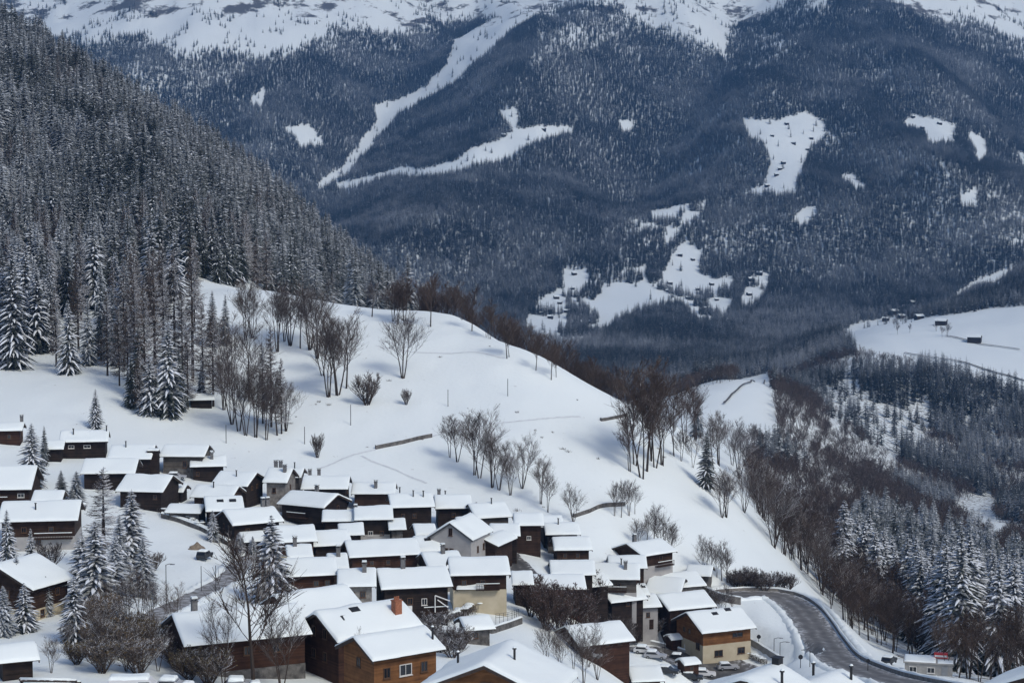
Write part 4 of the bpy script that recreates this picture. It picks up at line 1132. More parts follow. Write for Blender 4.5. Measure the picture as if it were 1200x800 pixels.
# --- single trees one can point to
tree_px('snowy', 82, 438, 88, 'lone snow-laden spruce standing forward of the wood at the left', idx=2)
tree_px('snowy', 18, 432, 148, 'tallest snow-laden spruce at the left edge of the wood', idx=4, wide=1.1)
tree_px('snowy', 6, 428, 118, 'second snow-laden spruce at the left edge behind the tallest one', idx=1)
tree_px('dusted', 104, 428, 78, 'dark spruce close behind the lone snow-laden spruce', idx=0)
tree_px('dusted', 119, 421, 118, 'slim dark spruce right of the lone snow-laden spruce', idx=1, wide=.75)
tree_px('larch', 140, 452, 92, 'slender larch with a bare lower trunk on the open slope', name=LT, idx=0, wide=.85)
tree_px('larch', 58, 372, 100, 'frosted larch above the lone spruce', name=LT, idx=1)
for (u, v, h, k, lab) in [(30,395,110,'snowy0','snowy spruce above the tallest one at the left edge'),(45,412,95,'dusted1','dark spruce between the left-edge spruces and the frosted larch'),(70,352,95,'dusted0','dark spruce uphill of the frosted larch'),
                          (95,375,105,'larch3','brown larch uphill of the lone spruce'),(112,362,110,'snowy3','snowy spruce uphill of the slim dark spruce'),(133,395,90,'larch2','brown larch beside the slim dark spruce'),(10,372,100,'larch0','frosted larch at the left edge above the spruces'),
                          (148,412,110,'dusted2','dark spruce left of the larch clump'),(38,350,95,'snowy2','snowy spruce high at the left edge')]:
    tree_px(k[:-1], u, v, h, lab, name=LT if 'larch' in k else 'spruce_tree', idx=int(k[-1]))
tree_row('larch', [(66,430,95),(92,412,105),(126,440,100),(150,462,105),(158,448,130),(164,486,80),(146,430,120),(220,478,90)], 'frosted larch', 'on the slope between lone spruce and clump', 'frosted larches on the open slope', LT, .9)
tree_row('dusted', [(60,412,90),(132,428,95),(162,468,85),(210,482,75),(154,478,60)], 'dusted dark spruce', 'among the frosted larches of the open slope', 'dark spruces on the open slope', 'spruce_tree', 1.0)
tree_px('snowy', 112, 502, 48, 'young spruce on the snow above the two-window cottage', idx=3, wide=1.35)
tree_px('dusted', 249, 405, 66, 'left tree of the dark spruce pair against the white brow', idx=2, wide=1.05)
tree_px('dusted', 264, 404, 60, 'right tree of the dark spruce pair against the white brow', idx=3, wide=1.05)
tree_px('snowy', 176, 486, 70, 'low snow-laden spruce at the foot of the larch clump', idx=0, wide=1.3)
tree_px('snowy', 198, 488, 112, 'big snow-laden spruce in the middle of the larch clump', idx=1, wide=1.1)
tree_px('snowy', 236, 470, 50, 'small spruce beside the snow-roofed hut in the clump', idx=3)
tree_row('larch', [(170,470,140),(182,462,170),(205,440,150),(226,446,165),(192,430,150),(214,455,120),(238,462,110),(250,476,120),(158,430,150),(228,390,115),(330,508,90),(318,500,120),(308,496,95)], 'brown larch', 'in the clump above the village', 'larches in the clump above the village', LT, .8, 'tree')
tree_row('bare', [(272,497,80),(280,505,95),(288,510,75),(300,512,90),(312,515,70),(325,510,80),(335,505,60),(262,480,80),(292,470,95),(270,450,80)], 'leafless tree', 'at the clump end beside the larches', 'leafless trees beside the larch clump', BT, 1.0, 'tree')
tree_row('bare', [(288,398,75),(296,396,60),(325,412,80),(340,405,78),(352,408,70),(363,410,80),(372,420,82),(385,465,95),(396,463,105),(406,455,80),(378,440,70),(333,400,55)], 'leafless tree', 'in the group below the brow', 'leafless trees below the brow', BT, 1.0, 'tree')
tree_px('bare', 472, 443, 80, 'wide-crowned leafless tree alone on the open snow field', name=BT, idx=2, wide=1.1)
tree_px('bush', 430, 474, 36, 'small twiggy bush left of the wide-crowned tree', name='bare_bush', idx=0, cat='bush')
tree_px('bush', 476, 474, 20, 'tiny scrub just below the wide-crowned tree', name='bare_bush', idx=1, cat='bush', wide=.6)
tree_px('bare', 436, 371, 42, 'leafless tree on the crest line at the wood end', name=BT, idx=0, wide=1.2)
tree_row('brown', [(553,388,48),(574,397,44),(570,395,34),(597,418,40),(594,420,46),(628,434,38),(646,445,42),(652,442,30)], 'brown tree', 'on the falling crest of the knoll', 'brown trees along the falling crest', BT, 1.0, 'tree')
tree_row('bare', [(527,536,50,3),(536,541,58,1),(556,556,78,1),(562,560,82,3),(577,571,72,2),(585,574,60,1),(612,572,62,4),(634,590,58,1),(642,600,48,3),(598,580,50,2)], 'leafless tree', 'in the row above the top roofs', 'leafless row above the top roofs', BT, 1.0, 'tree')
tree_px('bare', 672, 612, 44, 'small leafless tree by the end of the path wall', name=BT, idx=4)
tree_px('bush', 372, 536, 30, 'thin sapling on the snow left of the field wall', name='bare_bush', idx=1, cat='bush', wide=.5)
tree_row('bare', [(720,604,42),(728,606,46),(737,604,44),(744,602,36)], 'pale slim tree', 'beside the path wall', 'pale slim trees beside the path wall', BT, .8, 'tree')
tree_row('brown', [(752,560,122),(744,545,100),(758,552,116),(768,548,105),(776,545,84),(764,540,112),(738,552,70)], 'tall brown tree', 'in the dense clump right of the field', 'tall brown clump at the right of the field', BT, .95, 'tree')
tree_row('brown', [(790,534,70),(803,520,72),(815,515,70),(798,540,40),(812,548,40)], 'brown tree', 'between the tall clump and dark spruce', 'brown trees beside the dark spruce', BT, 1.0, 'tree')
tree_px('dusted', 828, 573, 70, 'single dark spruce among leafless trees at the right of the field', idx=1, wide=1.15)
tree_px('dusted', 817, 512, 62, 'second darker spruce behind the single dark spruce', idx=2)
tree_row('bare', [(842,545,66),(836,550,60),(851,606,60),(846,606,54),(866,560,60),(858,545,55),(872,600,55)], 'grey leafless tree', 'on the slope beyond the dark spruce', 'grey trees right of the dark spruce', BT, 1.0, 'tree')
tree_row('bare', [(757,642,42),(766,640,52),(776,648,48),(786,654,44),(748,640,34)], 'bushy leafless tree', 'behind the brown-gabled chalet', 'bushy trees behind the brown-gabled chalet', BT, 1.0, 'tree')
tree_row('bare', [(826,676,52),(832,678,46),(846,680,50),(852,682,42),(840,676,36)], 'slim leafless tree', 'on the bank above the hairpin', 'slim trees above the hairpin', BT, .85, 'tree')
tree_row('bush', [(a, b, rng.uniform(18, 28)) for a, b in [(860,688),(868,690),(878,690),(886,691),(896,692),(872,686),(905,690),(915,690),(924,692)]], 'brown bush', 'lining the hairpin road', 'bushes above the hairpin road', 'bare_bush', 1.2, 'bush')
# --- trees in the village
tree_px('larch', 122, 666, 122, 'tall brown larch rising among the left houses', name=LT, idx=2, wide=1.6)
tree_px('snowy', 114, 718, 112, 'big snow-laden spruce below the tall brown larch', idx=2, wide=1.75)
tree_px('snowy', 152, 682, 112, 'dense dark spruce right of the tall brown larch', idx=4, wide=1.8)
tree_px('dusted', 140, 690, 90, 'dark spruce tucked between the two big village spruces', idx=0, wide=1.3)
tree_px('snowy', 318, 706, 106, 'snow-laden spruce beside the lane among the roofs', idx=0, wide=1.5)
tree_px('snowy', 38, 572, 78, 'spruce between the left-edge house and the two-window cottage', idx=1, wide=1.4)
tree_px('dusted', 52, 545, 48, 'thin dark spruce behind the left-edge house', idx=3)
tree_px('dusted', 90, 590, 40, 'round dark garden fir left of the tall larch', idx=2, wide=2.0)
tree_px('dusted', 72, 585, 36, 'small dark garden fir beside the left-edge house', idx=1, wide=1.7)
tree_px('snowy', 10, 660, 66, 'snowy spruce hiding the front of the wide brown chalet', idx=3, wide=1.3)
tree_px('snowy', 36, 682, 66, 'slim snowy spruce in front of the wide brown chalet', idx=2, wide=.9)
tree_px('snowy', 88, 752, 82, 'tall snowy spruce rising out of the thicket', idx=1, wide=1.3)
tree_px('dusted', 20, 722, 74, 'tall dark spruce at the left rim of the thicket', idx=2, wide=1.4)
tree_px('snowy', 30, 740, 60, 'bushy spruce over the thicket at the bottom left', idx=0, wide=1.6)
tree_px('dusted', 5, 745, 62, 'dark spruce at the bottom left edge', idx=0, wide=1.6)
tree_px('dusted', 55, 722, 50, 'dark spruce beside the thicket below the left houses', idx=3, wide=1.5)
tree_px('snowy', 250, 634, 38, 'small round fir by the stone bank', idx=4, wide=1.8)
tree_px('snowy', 280, 648, 26, 'low snowy fir in front of the dark-gabled chalet', idx=1, wide=2.0)
tree_px('snowy', 296, 650, 24, 'lower of the two little firs in front of the dark-gabled chalet', idx=3, wide=2.0)
tree_px('brown', 298, 812, 168, 'big leafless tree spreading in front of the broad near roof', name=BT, idx=0, wide=1.15)
tree_px('bare', 262, 806, 110, 'thinner leafless tree left of the big one', name=BT, idx=3, wide=.8)
tree_px('bare', 330, 808, 105, 'twiggy leafless tree right of the big one', name=BT, idx=1, wide=.9)
tree_px('bare', 418, 826, 86, 'pale slim birch-like tree before the brick-chimney chalet', name=BT, idx=3, wide=.6)
tree_px('bush', 58, 668, 34, 'rosy twiggy bush between the left spruces', name='bare_bush', idx=0, cat='bush')
tree_px('bush', 180, 668, 24, 'round brown bush at the corner of the white meadow', name='bare_bush', idx=1, cat='bush', wide=1.1)
tree_px('bare', 276, 668, 42, 'thin leafless tree beside the lane bend', name=BT, idx=4, wide=.8)
for (u, v) in [(95,728),(118,735),(160,744),(110,757),(138,766),(176,762),(90,774),(120,784),(162,786),(205,778),(222,792),(245,798)]:
    tree_px('olive', u, v + 4, rng.uniform(26, 50), 'olive-brown shrub in the thicket at the bottom left', 'olive-brown thicket', 'shrub', 1.25, cat='shrub')
for (u, v) in [(178,725),(150,722),(128,718),(205,735),(165,715),(190,748),(145,748),(100,742),(215,760),(120,766),(80,755),(185,776),(148,776),(232,780),(60,778)]:
    tree_px('bare', u, v + 10, rng.uniform(40, 66), 'grey twiggy tree rising out of the thicket', 'twiggy trees in the thicket', BT)
for (u, v) in [(622,722),(635,728),(648,722),(660,728),(672,722),(640,738),(655,742),(670,738),(684,730),(628,712),(690,718)]:
    tree_px('red', u, v, rng.uniform(34, 50), 'reddish twiggy shrub in front of the low long roof', 'reddish shrubs below the ramp', 'shrub', 1.1, cat='shrub')
for (u, v) in [(640,775),(656,782),(672,778),(690,775),(700,790),(684,795),(720,770),(735,768)]:
    tree_px('bare', u, v + 6, rng.uniform(44, 66), 'snow-flecked shrub beside the great near roof', 'snow-flecked shrubs by the near roof', 'shrub', .9, cat='shrub')
for (u, v) in [(498,742),(506,752),(515,760),(524,752),(530,766),(510,736),(540,756)]:
    tree_px('bush', u, v + 4, rng.uniform(20, 30), 'snow-heaped garden bush below the white stair rails', 'garden bushes below the stair rails', 'bare_bush', 1.4, cat='bush')
for (u, v) in [(835,716),(842,722),(850,712),(858,720)]:
    tree_px('bare', u, v, rng.uniform(28, 38), 'twiggy tree behind the cream and timber chalet', 'twiggy trees behind the timber chalet', BT)

for (u, v, h, i, w) in [(98,700,80,0,1.7),(136,708,84,1,1.6),(170,700,74,3,1.7),(60,700,54,2,1.5)]:
    tree_px('dusted' if i % 2 else 'snowy', u, v, h, {0: 'snowy spruce just left of the big village spruce', 1: 'dark spruce at the foot of the tall brown larch', 3: 'dark spruce nearest the white meadow', 2: 'snowy spruce left of the village spruce clump'}[i], idx=i, wide=w)
for (u, v) in [(700,722),(708,730),(716,726),(724,733),(690,740),(756,742),(764,746),(746,744)]:
    tree_px('red' if u < 730 else 'bush', u, v, rng.uniform(18, 30), 'low twiggy shrub around the black barn', 'shrubs around the black barn', 'shrub', 1.1, cat='shrub')

# --- woods: the largest trees one by one, the rest as masses
def scatter(n, ulo, uhi, ylo, yhi, mind, seed, keep):
    """Random ground points, evenly spread per ground area, at least about mind apart."""
    r = np.random.default_rng(seed)
    Y = np.sqrt(r.uniform(ylo ** 2, yhi ** 2, n))
    a = (r.uniform(ulo, uhi, n) - U0) / F
    X = a * Y
    Z = terr(X, Y)
    u, v = proj(X, Y, Z)
    k = keep(X, Y, Z, u, v)
    X, Y, Z = X[k], Y[k], Z[k]
    cell = {}
    out = []
    for i in range(len(X)):
        c = (int(X[i] // mind), int(Y[i] // mind))
        if c in cell: continue
        cell[c] = 1
        out.append(i)
    return np.stack([X[out], Y[out], Z[out]], -1)

def mass(name, label, cat, pts, heights, kinds, wide=None):
    """One forest as a point cloud with a tree standing on every point (geometry nodes)."""
    me = bpy.data.meshes.new(name)
    me.from_pydata(pts.tolist(), [], [])
    n = len(pts)
    r = np.random.default_rng(n)
    sel = r.integers(0, len(kinds), n)
    me.attributes.new('variant', 'INT', 'POINT').data.foreach_set('value', sel.astype(np.int32))
    Hs = np.array([k[1] for k in kinds])[sel]
    s = heights / Hs
    w = s * (wide if wide is not None else r.uniform(.85, 1.2, n))
    me.attributes.new('size', 'FLOAT_VECTOR', 'POINT').data.foreach_set('vector', np.stack([w, w, s], -1).astype(np.float32).ravel())
    rot = np.zeros((n, 3)); rot[:, 2] = r.uniform(0, 6.28, n); rot[:, 0] = r.normal(0, .02, n)
    me.attributes.new('turn', 'FLOAT_VECTOR', 'POINT').data.foreach_set('vector', rot.astype(np.float32).ravel())
    o = link(name, me)
    ng = bpy.data.node_groups.new(name, 'GeometryNodeTree')
    ng.interface.new_socket('Geometry', in_out='INPUT', socket_type='NodeSocketGeometry')
    ng.interface.new_socket('Geometry', in_out='OUTPUT', socket_type='NodeSocketGeometry')
    N, L = ng.nodes, ng.links
    gi, go = N.new('NodeGroupInput'), N.new('NodeGroupOutput')
    jn = N.new('GeometryNodeJoinGeometry')
    def attr(nm, ty):
        a = N.new('GeometryNodeInputNamedAttribute'); a.data_type = ty; a.inputs['Name'].default_value = nm
        return a.outputs['Attribute']
    vs, ss, rs = attr('variant', 'INT'), attr('size', 'FLOAT_VECTOR'), attr('turn', 'FLOAT_VECTOR')
    for i, (ob, _) in enumerate(kinds):
        oi = N.new('GeometryNodeObjectInfo'); oi.inputs['Object'].default_value = ob; oi.inputs['As Instance'].default_value = True
        cp = N.new('FunctionNodeCompare'); cp.data_type = 'INT'; cp.operation = 'EQUAL'
        ins = [x for x in cp.inputs if x.type == 'INT']
        L.new(vs, ins[0]); ins[1].default_value = i
        ip = N.new('GeometryNodeInstanceOnPoints')
        L.new(gi.outputs[0], ip.inputs['Points']); L.new(cp.outputs[0], ip.inputs['Selection']); L.new(oi.outputs['Geometry'], ip.inputs['Instance'])
        L.new(rs, ip.inputs['Rotation']); L.new(ss, ip.inputs['Scale'])
        L.new(ip.outputs[0], jn.inputs[0])
    L.new(jn.outputs[0], go.inputs[0])
    md = o.modifiers.new('trees', 'NODES'); md.node_group = ng
    return tag(o, label, cat, kind='stuff')

def one_mesh(name, *pairs):
    """Join mesh builders (builder, material) into one source object that is not placed in the scene."""
    mb = MB(); ms = []
    for i, (b, m) in enumerate(pairs):
        n0 = len(mb.v)
        mb.v += b.v; mb.f += [tuple(k + n0 for k in f) for f in b.f]; mb.m += [i] * len(b.f); ms.append(m)
    return bpy.data.objects.new(name, mb.mesh(name, ms))
MIDK, FARK, LARK, BRK = [], [], [], []
for i in range(4):
    H = 20 + i; t, c, s = spruce_mesh(400 + i, H, 4.5 + .5 * (i % 2), .85, 11, 3, .12, sw=.5)
    MIDK.append((one_mesh('wood_spruce', (t, M['bark']), (c, M['needles_frost']), (s, M['tree_snow'])), H))
for i in range(4):
    H = 18 + 2 * i; t, c, s = spruce_mesh(430 + i, H, 4.6, 1.6, 9, 2, .05, sw=.55)
    FARK.append((one_mesh('far_spruce', (t, M['bark']), (c, M['needles_far']), (s, M['tree_snow'])), H))
for i in range(2):
    H = 19 + i; t, c = larch_mesh(450 + i, H, 2.8, 100, 8)
    LARK.append((one_mesh('wood_larch', (t, M['bark']), (c, M['larch_twig'])), H))
for i in range(3):
    H = 13; t, c = bare_mesh(470 + i, H, 2, .45, 11, 5, 3, .05)
    BRK.append((one_mesh('wood_tree', (t, M['bark']), (c, M['twig_brown'])), H))

# the wood on the left slope
LEFTWOOD = [(-330,400),(0,425),(45,415),(70,380),(130,372),(160,395),(185,380),(228,322),(300,352),(400,372),(482,395),(505,400),(500,340),(330,200),(60,0),(-330,-150)]
def keep_left(X, Y, Z, u, v):
    den = fbm(X / 38, Y / 60, 77, 3)
    near_open = (v > 330) & (den < -.12) & (u > 60)
    gap = inpoly(u, v, [(70,180),(100,170),(150,185),(200,190),(225,196),(195,208),(120,200)]) & (fbm(X / 12, Y / 20, 5, 2) < .25)
    return inpoly(u, v, LEFTWOOD) & (Y > np.where(u > 235, 575, 400)) & (Y < 1180) & ~near_open & ~gap
lw = scatter(60000, -330, 520, 400, 1180, 7.4, 3, keep_left)
lu, lv = proj(lw[:, 0], lw[:, 1], lw[:, 2])
vis = (lu > -12) & (lu < 500) & (lv > -10)
order = np.argsort(np.where(vis, lw[:, 1], 1e9))
pick_l = order[:235]
typ = fbm(lw[:, 0] / 25, lw[:, 1] / 40, 91, 2)
for i in pick_l:
    h = rng.uniform(17, 27)
    if typ[i] > .26:
        tree(pick('larch'), lw[i], h, 'brown larch scattered through the lower edge of the left wood', 'larches in the left wood', LT)
    elif lw[i][1] < 560 and rng.random() < .55:
        tree(pick('snowy'), lw[i], h, 'snow-laden spruce in the lower edge of the left wood', 'snow-laden spruces in the left wood')
    else:
        tree(pick('dusted'), lw[i], h, 'dusted spruce in the lower edge of the left wood', 'dusted spruces in the left wood')
rest = np.ones(len(lw), bool); rest[pick_l] = False
lr = lw[rest]
print('left wood rest', len(lr))
nl = np.random.default_rng(5)
lt_ = typ[rest] > .42
mass('spruce_wood', 'dense frosted spruce wood climbing the left slope to the skyline', 'wood', lr[~lt_], nl.uniform(14, 29, int((~lt_).sum())), MIDK)
mass('larch_wood', 'brown leafless larch patches inside the wood on the left slope', 'wood', lr[lt_], nl.uniform(14, 25, int(lt_.sum())), LARK)

# right-hand gorge wood
GORGE_C = [(982,700),(1005,640),(1060,600),(1110,640),(1210,690),(1215,830),(1120,790),(1060,745)]
def keep_gc(X, Y, Z, u, v):
    return inpoly(u, v, GORGE_C) & (Y > 330) & (Y < 800)
gc = scatter(8000, 960, 1260, 330, 800, 10.5, 8, keep_gc)
gu, gv = proj(gc[:, 0], gc[:, 1], gc[:, 2])
o_ = np.argsort(np.where(gu < 1215, gc[:, 1], 1e9))
for i in o_[:90]:
    tree(pick('snowy'), gc[i], rng.uniform(20, 29), 'snow-laden spruce in the steep wood below the road at the right', 'snow-laden spruces below the road', wide=1.15)
gcr = gc[o_[90:]]
def keep_gb(X, Y, Z, u, v):
    a = inpoly(u, v, [(868,520),(905,540),(960,575),(1040,590),(1110,620),(1180,660),(1210,700),(1210,830),(1130,800),(1060,772),(1005,745),(978,720),(955,690),(930,660),(905,640),(885,600)])
    d = np.hypot(X[:, None] - road_pts[None, :, 0], Y[:, None] - road_pts[None, :, 1]).min(1)
    return a & (d > 7.5) & (fbm(X / 22, Y / 30, 97, 3) > -.3) & ~(inpoly(u, v, GORGE_C) & (Y > 375) & (fbm(X / 30, Y / 30, 99, 2) < .25)) & (Y > 285) & (Y < 1000)
gb = scatter(16000, 850, 1260, 285, 1000, 7.0, 9, keep_gb)
bu, bv = proj(gb[:, 0], gb[:, 1], gb[:, 2])
o_ = np.argsort(np.where(bu < 1212, gb[:, 1], 1e9))
for i in o_[:170]:
    hh = rng.uniform(6.5, 14) if gb[i][1] < 420 else rng.uniform(9, 18)
    if (gb[i][1] > 400 and bu[i] < 965 and rng.random() < .6):
        tree(pick('bare'), gb[i], hh, 'grey leafless tree at the edge of the gorge beyond the hairpin', 'grey trees at the gorge edge', BT)
    else:
        tree(pick('brown'), gb[i], hh, 'dark brown leafless tree on the steep bank beyond the road', 'brown trees on the bank beyond the road', BT, wide=rng.uniform(.75, 1.25))
gbr = gb[o_[170:]]
print('gorge', len(gc), len(gb))
nm = len(gcr) + len(gbr)
ap = np.concatenate([gcr, gbr]); hs = np.concatenate([nl.uniform(18, 26, len(gcr)), nl.uniform(9, 15, len(gbr))])
mass('gorge_wood', 'brown leafless wood filling the gorge behind the snow-laden spruces', 'wood', gbr, hs[len(gcr):], BRK)
if len(gcr): mass('gorge_spruce_wood', 'snow-laden spruces lost to view in the lower gorge', 'wood', gcr, hs[:len(gcr)], MIDK)
# brown trees just behind the crest of the knoll
def keep_cr(X, Y, Z, u, v):
    zt = Z + 11
    u2, v2 = proj(X, Y, zt)
    crest = np.interp(u, [440, 480, 530, 600, 660, 700, 740], [362, 360, 366, 402, 438, 456, 470])
    return (v2 < crest - 6) & (v2 > crest - 30) & (Y > 505)
cb = scatter(9000, 440, 735, 500, 640, 4.2, 12, keep_cr)
cu, cv = proj(cb[:, 0], cb[:, 1], cb[:, 2])
print('crest', len(cb))
for i in range(min(70, len(cb))):
    tree(pick('brown'), cb[i], rng.uniform(10, 14), 'brown treetop peeping over the far side of the knoll', 'brown treetops behind the knoll', BT)

# the woods across the valley
def density(u, v, X, Y):
    d = np.ones(u.shape)
    d *= np.clip(1 + 2.4 * (fbm(X / 150, Y / 260, 131, 4) + .28), .3, 1)
    for p, s in SPARSE: d = np.where(inpoly(u, v, p), d * s, d)
    j1, j2 = 4 * fbm(X / 45, Y / 90, 141, 3), 3 * fbm(X / 45, Y / 90, 151, 3)
    inner = np.where((u > 600) & (u < 920) & (v > 230) & (fbm(X / 50, Y / 80, 201, 3) > .42), .6, 0.0)
    q_ = np.random.default_rng(55)
    j1 = j1 + q_.normal(0, 1.1, u.shape); j2 = j2 + q_.normal(0, 1.0, u.shape)
    inner = np.maximum(inner, .0025)
    for p in CLEAR: d = np.where(inpoly(u + j1, v + j2, p) | inpoly(u + j1, v + j2 - 4.5, p), inner * d, d)
    for p in HIGH: d = np.where(inpoly(u, v - 7 + 14 * fbm(X / 160, Y / 160, 161, 4) + np.random.default_rng(56).normal(0, 4, u.shape), p), d * np.where(fbm(X / 70, Y / 110, 191, 3) > .32, .03, .0008), d)
    return d
fr_ = np.random.default_rng(21)
def keep_far(X, Y, Z, u, v):
    return fr_.random(len(u)) < density(u, v, X, Y)
fp = scatter(900000, -110, 1310, 2050, 5300, 5.4, 22, keep_far)
print('far wood', len(fp))
mass('mountain_forest', 'blue-hazed conifer forest covering the mountainside across the valley', 'forest', fp, fr_.uniform(10, 20, len(fp)), FARK)
VALLEY = [(903,440),(950,405),(1000,398),(1012,418),(1100,432),(1215,465),(1300,480),(1300,720),(1205,680),(1150,650),(1050,600),(970,575),(900,545),(880,520),(912,505)]
DARKV = [(640,470),(690,400),(740,380),(850,378),(960,385),(1000,395),(960,450),(905,436),(860,446),(800,462),(740,470)]
def keep_val(X, Y, Z, u, v):
    a = inpoly(u, v, VALLEY) | inpoly(u, v, DARKV)
    return a & (fr_.random(len(u)) < density(u, v, X, Y)) & (Y > 620)
vp = scatter(90000, 560, 1480, 620, 2400, 6.0, 23, keep_val)
print('valley wood', len(vp))
vm = fbm(vp[:, 0] / 60, vp[:, 1] / 90, 171, 2)
vu, vv = proj(vp[:, 0], vp[:, 1], vp[:, 2])
br = ((vm > .12) & (vp[:, 1] < 1750)) | ((vp[:, 1] < 1150) & (vm > -.25))
mass('valley_spruce_wood', 'dark spruce wood on the floor and flanks of the valley', 'wood', vp[~br], fr_.uniform(12, 22, (~br).sum()), FARK)
mass('valley_leafless_wood', 'brown leafless copses along the stream in the valley', 'wood', vp[br], fr_.uniform(7, 13, br.sum()), BRK)

# dead grass and stones that poke out of the snow field
def keep_tuft(X, Y, Z, u, v):
    f = fbm(X / 14, Y / 20, 301, 3)
    return (v > 345) & (v < 640) & (u > 200) & (u < 950) & (f > .05) & (terr(X, Y + 3) - Z > -.3) & (np.random.default_rng(4).random(len(u)) < .05)
tp = scatter(5200, 180, 960, 330, 545, 1.1, 31, keep_tuft)
TUK = []
for i in range(3):
    r_ = random.Random(700 + i); mb = MB()
    for k in range(22):
        a = np.array([r_.gauss(0, .22), r_.gauss(0, .22), -.05]); d = np.array([r_.gauss(0, .5), r_.gauss(0, .5), 1]); d /= np.linalg.norm(d)
        l = r_.uniform(.2, .6); mb.tube([a, a + d * l * .6, a + d * l], [.02, .016, .006], 3)
    TUK.append((bpy.data.objects.new('grass_tuft', mb.mesh('grass_tuft', M['twig_brown'])), 1.0))
print('tufts', len(tp))
mass('dead_grass', 'dead grass tufts poking through the snow of the knoll', 'grass', tp, nl.uniform(.6, 1.5, len(tp)), TUK)

# ------------------------------------------------------------------ small buildings and yard things
#
house('small dark hut with a sagging snow roof inside the larch clump', 236, 470, 30, 12, h=1.9, D=4.5, wins=[], name='hut', cat='hut')
house('tiny kiosk with a thick snow roof in the middle of the car park', 812, 780, 18, 24, h=2.3, wall='wood_red', D=2.8, L=3.6, wins=[('n', 0, 1.5, .8, .8)], name='kiosk', cat='kiosk', ov=.4)
house('small porch roof on brown posts at the gable of the timber chalet', 795, 751, 14, 24, h=2.3, wall='wood_red', D=2.6, L=3.2, wins=[], name='porch', cat='porch', ov=.4)
house('low garden shed with a dark stone wall below the railing', 563, 740, 36, 18, h=2.6, wall='stone_dark', D=4.6, wins=[('n', -.3, 1.4, .8, .8)], name='garden_shed', cat='shed')

def at_px(u, v, ymin=112): return hit(u, v, ymin)

# black stair tower
p = at_px(180, 557)
R = root('stair_tower', tuple(p), 0.05)
mb = MB(); mb.box(-1.15, 1.15, -1.2, 1.2, -2, 5.4); mb.build('wall', M['wood_dark'], R)
mb = MB(); mb.box(-1.25, 1.25, -1.3, 1.3, 5.403, 5.55); o = mb.build('roof', M['roof_edge'], R)
snow_roof(-1.28, 1.28, -1.33, 1.33, 0, lambda y: 5.56, .3, 5).build('snow_cover', M['roof_snow'], o, smooth=True)
tag(R, 'black boarded stair tower against the weathered house', 'tower')
# concrete tank
p = at_px(735, 738)
R = root('water_tank', tuple(p))
mb = MB(); mb.tube([(0, 0, -1), (0, 0, 2.7)], [1.55, 1.55], 24, cap=True); mb.build('tank_shell', M['concrete'], R)
mb = MB()
for z in (.5, 1.3, 2.1): mb.tube([(0, 0, z), (0, 0, z + .08)], [1.585, 1.585], 24, cap=True)
mb.build('hoops', M['metal_grey'], R)
mb = MB(); mb.tube([(0, 0, 2.705), (0, 0, 2.95), (0, 0, 3.08)], [1.62, 1.55, .9], 20, cap=True); mb.build('snow_cap', M['roof_snow'], R, smooth=True)
tag(R, 'round grey concrete tank with a snow cap beside the black barn', 'tank')
# flat-roofed kiosk with the red sign box beyond the road
p = at_px(1088, 790)
R = root('flat_roofed_building', tuple(p), math.radians(-14))
mb = MB(); mb.box(-4.0, 4.0, -2.4, 2.4, -3, 2.5); mb.build('wall', M['concrete'], R)
mb = MB(); mb.box(-4.25, 4.25, -2.65, 2.65, 2.503, 2.72); ro = mb.build('roof', M['concrete'], R)
for k, (a, b, c, d) in enumerate([(-4.1, 1.2, -2.5, 2.5), (1.5, 4.1, -2.5, .2)]):
    snow_roof(a, b, c, d, 0, lambda y: 2.725, .18, 9 + k).build('snow_cover', M['roof_snow'], ro, smooth=True)
mb = MB(); mb.box(.9, 3.2, 1.0, 1.9, 2.73, 3.6); mb.build('sign_box', M['red_sign'], ro)
mb = MB(); mb.box(1.0, 3.1, .985, .999, 2.95, 3.3); mb.build('sign_band', M['paint_white'], ro)
for x in (-2.6, .4): add_window(R, (x, -2.41, 1.4), 0, 1.3, 1.0, 'frame_white')
mb = MB(); mb.box(2.2, 3.2, -2.46, -2.38, 0, 2.1); mb.build('door', M['metal_grey'], R)
tag(R, 'flat-roofed grey building with a red sign box beyond the road', 'building')

